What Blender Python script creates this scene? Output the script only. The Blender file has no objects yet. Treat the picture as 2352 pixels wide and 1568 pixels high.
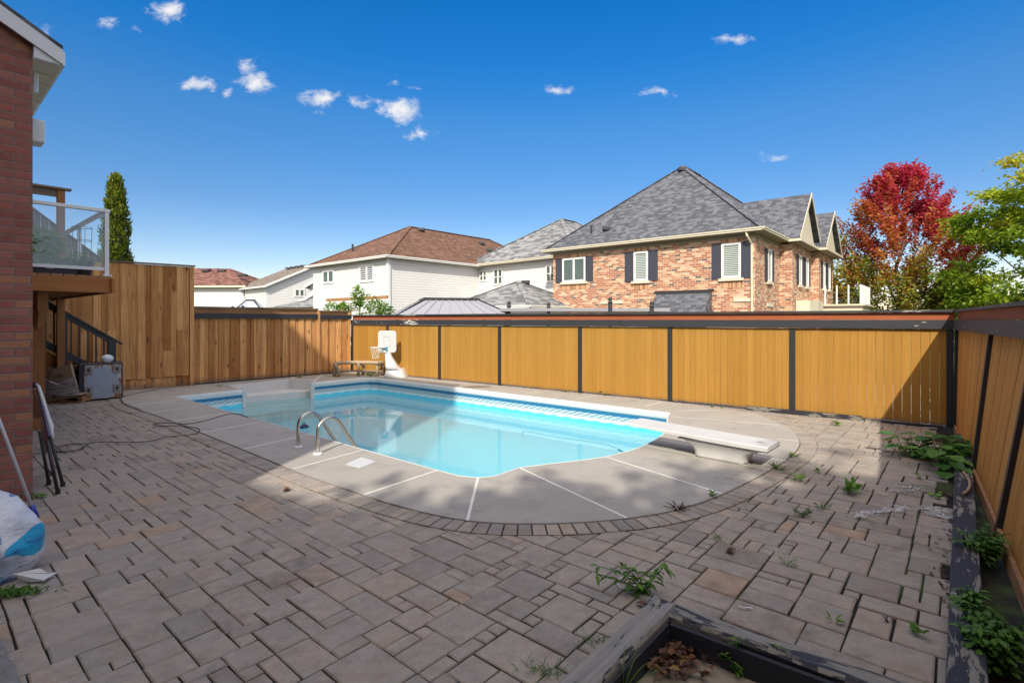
import bpy, bmesh, math, random
from math import sin, cos, pi, radians, sqrt, atan2, floor
from mathutils import Vector, Matrix, noise as mnoise
random.seed(7)
S = bpy.context.scene
COL = S.collection
# ---------------------------------------------------------------- camera
EYE = 1.65; F = 1200.0; CX = 1176.0; HY = 734.0      # photo measured at 2352 px wide
cam = bpy.data.objects.new('camera', bpy.data.cameras.new('camera'))
COL.objects.link(cam); S.camera = cam
cam.location = (0, 0, EYE); cam.rotation_euler = (pi/2, 0, 0)
cam.data.sensor_width = 36; cam.data.lens = 36*F/2352; cam.data.shift_y = -(784-HY)/2352
cam.data.clip_start = 0.05; cam.data.clip_end = 3000
S.view_settings.view_transform = 'Standard'; S.view_settings.look = 'None'
S.view_settings.exposure = .78; S.view_settings.gamma = 1
# sun: light travels along (SX, SY, -1)
SX, SY = .224, 1.218
SUN = Vector((SX, SY, -1.0)).normalized()
sl = bpy.data.lights.new('sun', 'SUN'); sl.energy = 3.0; sl.angle = radians(0.9); sl.color = (1, .93, .80)
so = bpy.data.objects.new('sun', sl); COL.objects.link(so)
so.rotation_euler = SUN.to_track_quat('-Z', 'Y').to_euler(); so.location = (0, 0, 40)
SUN_EL = math.asin(-SUN.z); SUN_AZ = atan2(-SUN.x, -SUN.y)

# ---------------------------------------------------------------- node helpers
class NT:
    def __init__(s, tree):
        s.t = tree; s.n = tree.nodes; s.l = tree.links
    def node(s, typ, **kw):
        n = s.n.new(typ)
        for k, v in kw.items(): setattr(n, k, v)
        return n
    def put(s, sock, v):
        if isinstance(v, bpy.types.NodeSocket): s.l.new(v, sock)
        elif v is not None:
            if isinstance(v, (tuple, list)) and len(v) == 3 and sock.type == 'RGBA': v = (*v, 1)
            sock.default_value = v
    def m(s, op, a, b=None, c=None, clamp=False):
        n = s.node('ShaderNodeMath', operation=op, use_clamp=clamp)
        s.put(n.inputs[0], a)
        if b is not None: s.put(n.inputs[1], b)
        if c is not None: s.put(n.inputs[2], c)
        return n.outputs[0]
    def vm(s, op, a, b=None):
        n = s.node('ShaderNodeVectorMath', operation=op)
        s.put(n.inputs[0], a)
        if b is not None: s.put(n.inputs[1], b)
        return n.outputs['Value'] if op in ('LENGTH', 'DOT_PRODUCT') else n.outputs[0]
    def mix(s, f, a, b, typ='MIX'):
        n = s.node('ShaderNodeMix', data_type='RGBA', blend_type=typ)
        s.put(n.inputs[0], f); s.put(n.inputs[6], a); s.put(n.inputs[7], b)
        return n.outputs[2]
    def noise(s, vec, scale, detail=4, rough=.55, dist=0):
        n = s.node('ShaderNodeTexNoise'); s.put(n.inputs['Vector'], vec)
        n.inputs['Scale'].default_value = scale; n.inputs['Detail'].default_value = detail
        n.inputs['Roughness'].default_value = rough; n.inputs['Distortion'].default_value = dist
        return n.outputs['Fac']
    def sstep(s, v, a, b):
        n = s.node('ShaderNodeMapRange', interpolation_type='SMOOTHSTEP')
        s.put(n.inputs[0], v); n.inputs[1].default_value = a; n.inputs[2].default_value = b
        return n.outputs[0]
    def obj(s): return s.node('ShaderNodeTexCoord').outputs['Object']
    def uv(s): return s.node('ShaderNodeUVMap').outputs[0]
    def scaled(s, vec, sc):
        return s.vm('MULTIPLY', vec, sc)
    def tone(s):
        n = s.node('ShaderNodeAttribute', attribute_name='tone'); return n.outputs['Fac']
    def bump(s, h, strength=.3, dist=.01):
        n = s.node('ShaderNodeBump'); n.inputs['Strength'].default_value = strength
        n.inputs['Distance'].default_value = dist; s.put(n.inputs['Height'], h); return n.outputs[0]
    def sep(s, v):
        n = s.node('ShaderNodeSeparateXYZ'); s.put(n.inputs[0], v); return n.outputs
    def comb(s, x, y, z):
        n = s.node('ShaderNodeCombineXYZ'); s.put(n.inputs[0], x); s.put(n.inputs[1], y); s.put(n.inputs[2], z); return n.outputs[0]

def newmat(name):
    m = bpy.data.materials.new(name); m.use_nodes = True
    t = NT(m.node_tree); b = t.n['Principled BSDF']
    return m, t, b
def sc(c, k): return tuple(min(1, x*k) for x in c)
def plain(name, col, rough=.6, metal=0, tone=.15, nscale=6, namt=.18, bump=.15, bscale=40, spec=.5):
    m, t, b = newmat(name)
    c = t.mix(t.tone(), sc(col, 1-tone), sc(col, 1+tone))
    n = t.noise(t.obj(), nscale, 5)
    c = t.mix(n, t.mix(1, c, (1-namt,)*3, 'MULTIPLY'), t.mix(1, c, (1+namt*.5,)*3, 'MULTIPLY'))
    t.put(b.inputs['Base Color'], c); b.inputs['Roughness'].default_value = rough
    b.inputs['Metallic'].default_value = metal; b.inputs['Specular IOR Level'].default_value = spec
    if bump: t.put(b.inputs['Normal'], t.bump(t.noise(t.obj(), bscale, 3), bump, .004))
    return m
def wood(name, a, bcol, knots=True, vertical=True, rough=.75, foot=None, grain=1.0):
    """boards: a/bcol the two tones between which boards vary; grain along the board"""
    m, t, b = newmat(name)
    o = t.obj() if vertical else t.uv()
    vec = t.scaled(o, (26, 26, 1.3) if vertical else (1.3, 26, 1))
    off = t.m('MULTIPLY', t.tone(), 37.0)
    vec = t.vm('ADD', vec, t.comb(off, off, off))
    g = t.noise(vec, 1.0, 5, .6, .6)
    big = t.noise(o, 1.7, 3)
    c = t.mix(t.tone(), a, bcol)
    c = t.mix(t.m('MULTIPLY', t.sstep(g, .35, .7), .6*grain), c, t.mix(1, c, (.42, .36, .30), 'MULTIPLY'))
    c = t.mix(t.m('MULTIPLY', t.sstep(big, .45, .75), .35*grain), c, t.mix(1, c, (.65, .62, .6), 'MULTIPLY'))
    if knots:
        v = t.node('ShaderNodeTexVoronoi'); t.put(v.inputs['Vector'], t.vm('ADD', t.scaled(o, (5, 5, 1.6) if vertical else (1.6, 5, 1)), t.comb(off, 0, off)))
        v.inputs['Scale'].default_value = 1.1
        k = t.sstep(v.outputs['Distance'], .17, .07)
        c = t.mix(t.m('MULTIPLY', k, .75), c, (.055, .025, .012))
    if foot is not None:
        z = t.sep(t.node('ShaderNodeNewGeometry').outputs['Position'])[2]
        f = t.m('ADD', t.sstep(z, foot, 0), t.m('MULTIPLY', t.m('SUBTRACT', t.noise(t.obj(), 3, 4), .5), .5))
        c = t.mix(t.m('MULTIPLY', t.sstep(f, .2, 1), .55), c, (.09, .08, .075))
    t.put(b.inputs['Base Color'], c); b.inputs['Roughness'].default_value = rough
    b.inputs['Specular IOR Level'].default_value = .25
    t.put(b.inputs['Normal'], t.bump(g, .35, .004))
    return m
def peeling(name, paint, under, amount=.5, edge=None):
    """painted timber, the paint worn off in flakes; amount = share worn"""
    m, t, b = newmat(name)
    uv = t.uv()
    n1 = t.noise(t.scaled(uv, (2.2, 14, 1)), 1, 8, .7, .8)
    n2 = t.noise(t.obj(), 1.6, 2)
    n = t.m('ADD', n1, t.m('MULTIPLY', t.m('SUBTRACT', n2, .5), .55))
    th = 1-amount
    f = t.sstep(n, th-.015, th+.015)
    gr = t.noise(t.scaled(uv, (1.5, 40, 1)), 1, 5, .6, .5)
    u = t.mix(gr, sc(under, .35), sc(under, 1.35))
    t.put(b.inputs['Base Color'], t.mix(f, paint, u)); b.inputs['Roughness'].default_value = .6
    t.put(b.inputs['Normal'], t.bump(t.m('ADD', t.m('MULTIPLY', gr, .8), t.m('MULTIPLY', f, -.5)), .6, .006))
    return m
def brick(name, cols, mortar, bw, bh, ms=.012, dark=0.0, sat=None):
    m, t, b = newmat(name)
    uv = t.uv(); s_ = t.sep(uv)
    row = t.m('FLOOR', t.m('DIVIDE', s_[1], bh))
    half = t.m('MULTIPLY', t.m('MODULO', t.m('ABSOLUTE', row), 2.0), bw/2)
    x = t.m('ADD', s_[0], half)
    colm = t.m('FLOOR', t.m('DIVIDE', x, bw))
    wn = t.node('ShaderNodeTexWhiteNoise', noise_dimensions='3D'); t.put(wn.inputs[0], t.comb(colm, row, 3.3))
    ramp = t.node('ShaderNodeValToRGB'); ramp.color_ramp.interpolation = 'CONSTANT'
    el = ramp.color_ramp.elements; el[0].position = 0; el[0].color = (*cols[0][1], 1)
    el[1].position = cols[1][0]; el[1].color = (*cols[1][1], 1)
    for p, c in cols[2:]:
        e = el.new(p); e.color = (*c, 1)
    # clumps: big soft noise shifts which colours come up, as in mixed brick pallets
    sh = t.noise(t.comb(t.m('MULTIPLY', colm, bw), t.m('MULTIPLY', row, bh*2), 0), .55, 2)
    t.put(ramp.inputs[0], t.m('FRACT', t.m('ADD', wn.outputs['Value'], t.m('MULTIPLY', t.m('SUBTRACT', sh, .5), .35)), clamp=True))
    c = t.mix(t.noise(t.obj(), 22, 5), t.mix(1, ramp.outputs[0], (.72,)*3, 'MULTIPLY'), t.mix(1, ramp.outputs[0], (1.2,)*3, 'MULTIPLY'))
    fx = t.m('FRACT', t.m('DIVIDE', x, bw)); fy = t.m('FRACT', t.m('DIVIDE', s_[1], bh))
    wob = t.m('MULTIPLY', t.m('SUBTRACT', t.noise(t.obj(), 30, 3), .5), ms*.8)
    dx = t.m('MULTIPLY', t.m('MINIMUM', fx, t.m('SUBTRACT', 1.0, fx)), bw)
    dy = t.m('MULTIPLY', t.m('MINIMUM', fy, t.m('SUBTRACT', 1.0, fy)), bh)
    d = t.m('ADD', t.m('MINIMUM', dx, dy), wob)
    mo = t.sstep(d, ms*.75, ms*.35)
    t.put(b.inputs['Base Color'], t.mix(mo, c, mortar)); b.inputs['Roughness'].default_value = .85
    b.inputs['Specular IOR Level'].default_value = .2
    h = t.m('SUBTRACT', t.m('MULTIPLY', t.noise(t.obj(), 60, 4), .3), mo)
    t.put(b.inputs['Normal'], t.bump(h, .7, .008))
    return m
def shingle(name, c1, c2, sw=.30, sh=.145, hip=(0.2, .2, .2)):
    m, t, b = newmat(name)
    uv = t.uv(); s_ = t.sep(uv)
    row = t.m('FLOOR', t.m('DIVIDE', s_[1], sh))
    wr = t.node('ShaderNodeTexWhiteNoise', noise_dimensions='1D'); t.put(wr.inputs['W'], row)
    x = t.m('ADD', s_[0], t.m('MULTIPLY', wr.outputs['Value'], 5.0))
    wobx = t.m('MULTIPLY', t.noise(t.comb(x, row, 0), 2.3, 1), .35)
    colm = t.m('FLOOR', t.m('DIVIDE', t.m('ADD', x, wobx), sw))
    wn = t.node('ShaderNodeTexWhiteNoise', noise_dimensions='3D'); t.put(wn.inputs[0], t.comb(colm, row, 1.3))
    v = t.m('POWER', wn.outputs['Value'], 1.4)
    v = t.m('ADD', t.m('MULTIPLY', v, .7), t.m('MULTIPLY', t.noise(t.comb(x, s_[1], 0), .9, 3), .3))
    c = t.mix(t.sstep(v, .05, .85), c1, c2)
    c = t.mix(t.noise(uv, 55, 4, .7), t.mix(1, c, (.65,)*3, 'MULTIPLY'), t.mix(1, c, (1.3,)*3, 'MULTIPLY'))
    fy = t.m('FRACT', t.m('DIVIDE', s_[1], sh))
    ln = t.sstep(fy, .16, .02)
    c = t.mix(t.m('MULTIPLY', ln, .6), c, sc(c1, .35))
    t.put(b.inputs['Base Color'], c); b.inputs['Roughness'].default_value = .95; b.inputs['Specular IOR Level'].default_value = .15
    t.put(b.inputs['Normal'], t.bump(t.m('ADD', t.m('SUBTRACT', 1.0, fy), wn.outputs['Value']), .5, .012))
    return m
def siding(name, col, pitch=.115):
    m, t, b = newmat(name)
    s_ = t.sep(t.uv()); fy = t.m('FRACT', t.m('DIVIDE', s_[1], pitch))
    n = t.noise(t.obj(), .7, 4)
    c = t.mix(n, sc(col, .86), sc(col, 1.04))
    # laps are bump relief; a soft dark line along each is put into the colour
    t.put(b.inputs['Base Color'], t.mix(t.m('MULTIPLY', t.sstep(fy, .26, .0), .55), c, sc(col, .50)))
    b.inputs['Roughness'].default_value = .5
    t.put(b.inputs['Normal'], t.bump(t.m('SUBTRACT', 1.0, fy), .8, .02))
    return m
def leafmat(name, stops, rough=.5, trans=.35):
    m, t, b = newmat(name)
    r = t.node('ShaderNodeValToRGB'); el = r.color_ramp.elements
    el[0].position = stops[0][0]; el[0].color = (*stops[0][1], 1)
    el[1].position = stops[-1][0]; el[1].color = (*stops[-1][1], 1)
    for p, c in stops[1:-1]:
        e = el.new(p); e.color = (*c, 1)
    t.put(r.inputs[0], t.tone())
    c = t.mix(t.noise(t.obj(), 3, 3), t.mix(1, r.outputs[0], (.75,)*3, 'MULTIPLY'), t.mix(1, r.outputs[0], (1.2,)*3, 'MULTIPLY'))
    t.put(b.inputs['Base Color'], c); b.inputs['Roughness'].default_value = rough; b.inputs['Specular IOR Level'].default_value = .3
    tr = t.node('ShaderNodeBsdfTranslucent'); t.put(tr.inputs[0], c)
    mx = t.node('ShaderNodeMixShader'); mx.inputs[0].default_value = trans
    out = t.n['Material Output']; t.l.new(b.outputs[0], mx.inputs[1]); t.l.new(tr.outputs[0], mx.inputs[2]); t.l.new(mx.outputs[0], out.inputs[0])
    return m

# ---------------------------------------------------------------- world: sky with small clouds
W = bpy.data.worlds.new('World'); S.world = W; W.use_nodes = True
t = NT(W.node_tree); bg = t.n['Background']
sky = t.node('ShaderNodeTexSky', sky_type='NISHITA'); sky.sun_disc = False
sky.sun_elevation = SUN_EL; sky.sun_rotation = SUN_AZ % (2*pi); sky.air_density = 1.0; sky.dust_density = .25; sky.ozone_density = 3.0
dirv = t.node('ShaderNodeTexCoord').outputs['Generated']
hsv = t.node('ShaderNodeHueSaturation'); hsv.inputs['Saturation'].default_value = 1.30; hsv.inputs['Value'].default_value = 1.0
t.put(hsv.inputs['Color'], sky.outputs[0])
dz = t.sep(dirv)
tint = t.node('ShaderNodeValToRGB'); el = tint.color_ramp.elements
el[0].position = 0.0; el[0].color = (1.0, .74, .72, 1); el[1].position = .62; el[1].color = (.0, .66, .88, 1)
e = el.new(.10); e.color = (.80, .67, .66, 1); e = el.new(.2); e.color = (.66, .60, .64, 1); e = el.new(.34); e.color = (.55, .69, .75, 1); e = el.new(.44); e.color = (.22, .68, .86, 1)
t.put(tint.inputs[0], dz[2])
skyc = t.mix(1, hsv.outputs[0], tint.outputs[0], 'MULTIPLY')
yy = t.m('MAXIMUM', dz[1], .02)
pu = t.m('DIVIDE', dz[0], yy); pw = t.m('DIVIDE', dz[2], yy)
pv = t.comb(pu, pw, 0)
warp = t.node('ShaderNodeTexNoise'); t.put(warp.inputs['Vector'], pv); warp.inputs['Scale'].default_value = 16; warp.inputs['Detail'].default_value = 4
pvw = t.vm('ADD', pv, t.scaled(t.vm('SUBTRACT', warp.outputs['Color'], (.5, .5, .5)), (.075, .045, 0)))
acc = None
for (x, y, hw, hh, st) in [(387, 27, 48, 30, 1), (240, 55, 36, 15, .72), (98, 68, 26, 22, .42), (315, 75, 16, 9, .5), (450, 197, 52, 18, .85),
        (585, 192, 46, 26, .95), (572, 150, 36, 20, .7), (527, 215, 18, 13, .65), (742, 230, 48, 22, 1), (840, 230, 44, 16, .85), (925, 258, 54, 30, 1.12),
        (965, 308, 46, 14, .78), (735, 258, 32, 7, .55), (1275, 207, 42, 13, .7), (1508, 219, 46, 11, .75), (1677, 88, 46, 17, .8),
        (1778, 352, 56, 14, .45), (905, 197, 22, 7, .5), (955, 203, 22, 6, .4)]:
    u0, w0 = (x-CX)/F, (HY-y)/F
    d = t.vm('LENGTH', t.vm('MULTIPLY', t.vm('SUBTRACT', pvw, (u0, w0, 0)), (F/hw/1.3, F/hh/1.35, 0)))
    e_ = t.m('MULTIPLY', t.m('SUBTRACT', 1.0, d, clamp=True), st)
    acc = e_ if acc is None else t.m('MAXIMUM', acc, e_)
cn = t.noise(t.scaled(pv, (1, 1.5, 1)), 34, 7, .62, .5)
cm = t.m('ADD', t.m('MULTIPLY', acc, 1.9), t.m('MULTIPLY', t.m('SUBTRACT', cn, .5), 3.2))
cm = t.m('MULTIPLY', t.sstep(cm, .30, 2.1), t.sstep(acc, 0, .25))
skyc = t.mix(t.m('MULTIPLY', cm, .95), skyc, (4.6, 4.55, 4.5))
# added pale glow on the sun's side of the sky and overhead, brightening the shade
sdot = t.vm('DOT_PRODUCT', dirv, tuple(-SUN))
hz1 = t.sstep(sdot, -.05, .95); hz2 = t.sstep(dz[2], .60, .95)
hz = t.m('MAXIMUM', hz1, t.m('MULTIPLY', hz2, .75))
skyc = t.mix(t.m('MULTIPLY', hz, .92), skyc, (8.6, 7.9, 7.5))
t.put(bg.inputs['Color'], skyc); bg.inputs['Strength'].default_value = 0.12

# ---------------------------------------------------------------- geometry helpers
def G(x, y, z=0.0):
    Y = (EYE-z)*F/(y-HY); return Vector(((x-CX)*Y/F, Y, z))
def g2(x, y): v = G(x, y); return Vector((v.x, v.y))
def V3(p, z): return Vector((p[0], p[1], z))
def ZZ(y, Y): return EYE + (HY-y)/F*Y
B = Vector((.797, -.604)).normalized(); N = Vector((-B.y, B.x))          # fence axes
BP = Vector((.758, -.652)).normalized(); NP = Vector((-BP.y, BP.x))      # patio / house axes

class MB:
    def __init__(s): s.v = []; s.f = []; s.t = []; s.m = []
    def face(s, pts, tone=.5, mi=0):
        i = len(s.v); s.v += [Vector(p) for p in pts]; s.f.append(tuple(range(i, i+len(pts)))); s.t.append(tone); s.m.append(mi)
    def raw(s, pts, faces, tone=.5, mi=0):
        i = len(s.v); s.v += [Vector(p) for p in pts]
        for f in faces: s.f.append(tuple(i+k for k in f)); s.t.append(tone); s.m.append(mi)
    def hexa(s, p, tone=.5, mi=0):   # 4 bottom ccw, 4 top ccw
        s.raw(p, [(3, 2, 1, 0), (4, 5, 6, 7), (0, 1, 5, 4), (1, 2, 6, 5), (2, 3, 7, 6), (3, 0, 4, 7)], tone, mi)
    def box(s, c, u, v, w, tone=.5, mi=0):   # centre and three half-axis vectors
        c = Vector(c); u = Vector(u); v = Vector(v); w = Vector(w)
        s.hexa([c-u-v-w, c+u-v-w, c+u+v-w, c-u+v-w, c-u-v+w, c+u-v+w, c+u+v+w, c-u+v+w], tone, mi)
    def bar(s, a, b, w, h, up=(0, 0, 1), tone=.5, mi=0):
        a = Vector(a); b = Vector(b); d = (b-a); L = d.length; d.normalize()
        side = d.cross(Vector(up)); side.normalize(); upv = side.cross(d)
        s.box((a+b)/2, d*L/2, side*w/2, upv*h/2, tone, mi)
    def wallbox(s, a, b, z0, z1, th, tone=.5, mi=0, za=None, side=1):
        """upright slab from plan point a to b, thickness th to the given side"""
        a = Vector(a[:2]); b = Vector(b[:2]); d = (b-a).normalized(); n = Vector((-d.y, d.x))*side*th
        z1b = z1 if za is None else za
        pts = [V3(a, z0), V3(b, z0), V3(b+n, z0), V3(a+n, z0), V3(a, z1), V3(b, z1b), V3(b+n, z1b), V3(a+n, z1)]
        s.hexa(pts, tone, mi)
    def prism(s, poly, z0, z1, tone=.5, mi=0, ztop=None):
        n = len(poly); z1s = [z1]*n if ztop is None else ztop
        s.raw([V3(p, z0) for p in poly]+[V3(p, z1s[i]) for i, p in enumerate(poly)],
              [tuple(range(n-1, -1, -1)), tuple(range(n, 2*n))]+[(i, (i+1) % n, n+(i+1) % n, n+i) for i in range(n)], tone, mi)
    def tube(s, pts, r, seg=10, tone=.5, mi=0, caps=True):
        pts = [Vector(p) for p in pts]; n = len(pts); rs = r if isinstance(r, (list, tuple)) else [r]*n
        T = []
        for i in range(n):
            d = (pts[min(i+1, n-1)]-pts[max(i-1, 0)]); d.normalize(); T.append(d)
        u = T[0].orthogonal().normalized(); ring = []
        for i in range(n):
            if i: u = T[i-1].rotation_difference(T[i]) @ u
            u = (u - T[i]*u.dot(T[i])).normalized(); w = T[i].cross(u)
            ring += [pts[i]+(u*cos(2*pi*k/seg)+w*sin(2*pi*k/seg))*rs[i] for k in range(seg)]
        f = [(i*seg+k, i*seg+(k+1) % seg, (i+1)*seg+(k+1) % seg, (i+1)*seg+k) for i in range(n-1) for k in range(seg)]
        if caps: f += [tuple(range(seg-1, -1, -1)), tuple((n-1)*seg+k for k in range(seg))]
        s.raw(ring, f, tone, mi)
    def lathe(s, c, prof, seg=20, tone=.5, mi=0, sx=1, sy=1):
        c = Vector(c); pts = []
        for r, z in prof: pts += [c+Vector((r*cos(2*pi*k/seg)*sx, r*sin(2*pi*k/seg)*sy, z)) for k in range(seg)]
        n = len(prof)
        f = [(i*seg+k, i*seg+(k+1) % seg, (i+1)*seg+(k+1) % seg, (i+1)*seg+k) for i in range(n-1) for k in range(seg)]
        f += [tuple(range(seg-1, -1, -1)), tuple((n-1)*seg+k for k in range(seg))]
        s.raw(pts, f, tone, mi)
    def torus(s, c, R, r, nrm=(0, 0, 1), seg=24, tone=.5, mi=0):
        nrm = Vector(nrm).normalized(); u = nrm.orthogonal().normalized(); w = nrm.cross(u); c = Vector(c)
        s.tube([c+(u*cos(2*pi*k/seg)+w*sin(2*pi*k/seg))*R for k in range(seg+1)], r, 6, tone, mi, caps=False)
    def leaf(s, c, d, up, L, w, tone=.5, mi=0, fold=.25):
        c = Vector(c); d = Vector(d).normalized(); up = Vector(up); sd = d.cross(up)
        if sd.length < 1e-4: sd = d.orthogonal()
        sd.normalize(); nn = sd.cross(d)
        s.raw([c, c+d*L*.35+sd*w*.5+nn*w*fold, c+d*L*.75+sd*w*.38+nn*w*fold*.6, c+d*L-nn*L*.1, c+d*L*.75-sd*w*.38+nn*w*fold*.6, c+d*L*.35-sd*w*.5+nn*w*fold, c+d*L*.5],
              [(0, 1, 2, 6), (2, 3, 6), (0, 6, 4, 5), (6, 3, 4)], tone, mi)
    def build(s, name, mats, parent=None, smooth=False, base=None, bevel=0, uvdir=None):
        me = bpy.data.meshes.new(name)
        off = Vector((0, 0, 0))
        if parent is not None: off = world_loc(parent)
        o = bpy.data.objects.new(name, me); COL.objects.link(o)
        if base is not None: o.location = Vector(base)-off; off2 = Vector(base)
        else: off2 = off
        vv = [v-off2 for v in s.v]
        me.from_pydata(vv, [], s.f)
        for m_ in (mats if isinstance(mats, (list, tuple)) else [mats]): me.materials.append(m_)
        me.polygons.foreach_set('material_index', s.m)
        at = me.attributes.new('tone', 'FLOAT', 'FACE'); at.data.foreach_set('value', s.t)
        uvl = me.uv_layers.new(name='UVMap')
        for p in me.polygons:
            n = p.normal
            if abs(n.z) > .985:
                if uvdir is not None: u = Vector((uvdir[0], uvdir[1], 0)); v = Vector((-u.y, u.x, 0))
                else: u = Vector((1, 0, 0)); v = Vector((0, 1, 0))
            else:
                u = Vector((0, 0, 1)).cross(n).normalized(); v = n.cross(u)
            for li in p.loop_indices:
                q = s.v[me.loops[li].vertex_index]; uvl.data[li].uv = (q.dot(u), q.dot(v))
        if smooth: me.polygons.foreach_set('use_smooth', [True]*len(me.polygons))
        me.update()
        if parent is not None: o.parent = parent
        if bevel:
            b_ = o.modifiers.new('bevel', 'BEVEL'); b_.width = bevel; b_.segments = 2; b_.limit_method = 'ANGLE'
        return o
def world_loc(o):
    v = Vector(o.location)
    while o.parent is not None: o = o.parent; v += Vector(o.location)
    return v
def tag(o, label=None, cat=None, group=None, kind=None):
    if label: o['label'] = label
    if cat: o['category'] = cat
    if group: o['group'] = group
    if kind: o['kind'] = kind
    return o
def empty(name, loc, label, cat, group=None):
    o = bpy.data.objects.new(name, None); COL.objects.link(o); o.location = Vector(loc); o.empty_display_size = .2
    return tag(o, label, cat, group)
def copy_tree(o, parent=None):
    c = o.copy(); COL.objects.link(c); c.parent = parent
    for ch in [x for x in bpy.data.objects if x.parent == o]: copy_tree(ch, c)
    return c
def chaikin(pts, it=2, closed=False):
    for _ in range(it):
        q = []; n = len(pts)
        rng = range(n) if closed else range(n-1)
        if not closed: q.append(pts[0])
        for i in rng:
            a = pts[i]; b = pts[(i+1) % n]; q += [a*.75+b*.25, a*.25+b*.75]
        if not closed: q.append(pts[-1])
        pts = q
    return pts
def R(a, b): return random.uniform(a, b)

# ---------------------------------------------------------------- materials
M = {}
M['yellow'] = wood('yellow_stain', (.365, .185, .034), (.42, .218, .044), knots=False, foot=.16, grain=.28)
M['yellow_side'] = wood('yellow_stain_shade_lift', (.55, .24, .05), (.63, .30, .07), knots=False, foot=.12, grain=.5)  # same stain as the back fence, coloured lighter to lift its shaded side
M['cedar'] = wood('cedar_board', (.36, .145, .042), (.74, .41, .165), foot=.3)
M['cedar_grey'] = wood('weathered_board', (.20, .15, .11), (.30, .23, .17), vertical=False)
M['cedar_h'] = wood('cedar_rail', (.33, .16, .07), (.45, .25, .12), vertical=False, knots=False)
M['deckwood'] = wood('stained_rim_board', (.34, .14, .045), (.40, .17, .06), vertical=False, knots=False, grain=.5)
M['deckpost'] = wood('stained_post', (.26, .11, .04), (.36, .16, .06), knots=False, grain=.6)
M['red'] = wood('red_stain', (.36, .10, .045), (.42, .125, .055), vertical=False, knots=False, grain=.5)
M['black_rail'] = peeling('black_rail_paint', (.028, .030, .036), (.55, .52, .47), .27)
M['black_worn'] = peeling('black_rail_worn_paint', (.028, .030, .036), (.62, .60, .56), .37)
M['black_post'] = plain('black_paint', (.022, .024, .030), .55, tone=.1)
M['black_cap'] = peeling('black_cap_paint', (.035, .036, .042), (.30, .29, .27), .33)
M['timber'] = peeling('worn_black_timber', (.022, .022, .032), (.25, .235, .20), .44)
M['timber_bare'] = peeling('bare_weathered_timber', (.03, .03, .04), (.27, .25, .215), .60)
M['black_inside'] = peeling('black_inner_timber', (.016, .017, .026), (.22, .19, .15), .30)
M['white_plastic'] = plain('white_plastic', (.60, .60, .59), .4, namt=.14, nscale=3, bump=.05)
M['white_paint'] = plain('white_paint', (.76, .76, .73), .45, namt=.06, bump=.05)
M['white_alu'] = plain('white_aluminium', (.72, .74, .76), .35, namt=.05, bump=0)
M['cream'] = plain('cream_trim', (.62, .57, .44), .5, namt=.06, bump=.05)
M['soffit'] = plain('soffit', (.30, .26, .19), .7, namt=.1, bump=0)
M['steel'] = plain('stainless_steel', (.55, .52, .47), .28, metal=1, namt=.1, bump=.03)
M['rubber'] = plain('black_rubber', (.02, .02, .022), .5, bump=.05)
M['shutter'] = plain('shutter_blue_grey', (.045, .05, .07), .5, namt=.1)
M['dark_trim'] = plain('dark_metal', (.03, .03, .034), .5)
M['sand'] = plain('light_limestone', (.66, .58, .46), .8, nscale=9)
M['main_brick'] = brick('red_brick', [(0, (.32, .13, .10)), (.30, (.36, .155, .12)), (.55, (.28, .11, .09)), (.80, (.40, .19, .11)), (.93, (.36, .125, .10))], (.24, .18, .16), .215, .073, .010)
M['mixed_brick'] = brick('mixed_brick', [(0, (.40, .15, .085)), (.26, (.50, .25, .14)), (.46, (.58, .38, .23)), (.64, (.40, .15, .09)), (.80, (.62, .46, .31)), (.93, (.13, .105, .10))], (.56, .46, .36), .29, .10, .020)
M['shingle_slate'] = shingle('slate_shingles', (.072, .078, .092), (.16, .165, .19), .25, .15)
M['shingle_brown'] = shingle('brown_shingles', (.12, .066, .046), (.21, .12, .085), .30, .17)
M['shingle_red'] = shingle('dark_red_shingles', (.095, .045, .038), (.30, .15, .12), .4)
M['shingle_grey'] = shingle('pale_grey_shingles', (.12, .125, .135), (.32, .32, .32), .45, .18)
M['shingle_tan'] = shingle('tan_shingles', (.16, .135, .115), (.27, .23, .19))
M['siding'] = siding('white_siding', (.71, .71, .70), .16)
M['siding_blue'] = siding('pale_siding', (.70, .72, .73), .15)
def glassmat(name, col, stripes=False, vert=False):
    m, t, b = newmat(name); c = col
    s_ = t.sep(t.uv())
    if stripes:
        f = t.m('FRACT', t.m('DIVIDE', s_[1], .085)); c = t.mix(t.sstep(f, .45, .6), (.10, .13, .12), (.52, .57, .55))
    else:
        c = t.mix(t.noise(t.obj(), 1.2, 2), sc(col, .5), sc(col, 1.6))
    t.put(b.inputs['Base Color'], c); b.inputs['Roughness'].default_value = .08 if not stripes else .25
    b.inputs['Specular IOR Level'].default_value = .6
    return m
M['louvre'] = glassmat('glass_over_shutters', (0, 0, 0), True)
lt = NT(M['louvre'].node_tree); lb_ = lt.n['Principled BSDF']; ls = lt.sep(lt.uv()); lf_ = lt.m('FRACT', lt.m('DIVIDE', ls[1], .13))
lt.put(lb_.inputs['Base Color'], lt.mix(lt.sstep(lf_, .45, .55), (.03, .04, .06), (.55, .56, .58)))
M['glass'] = glassmat('window_glass', (.07, .10, .095))
M['blinds'] = glassmat('glass_over_blinds', (0, 0, 0), True)

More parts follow.
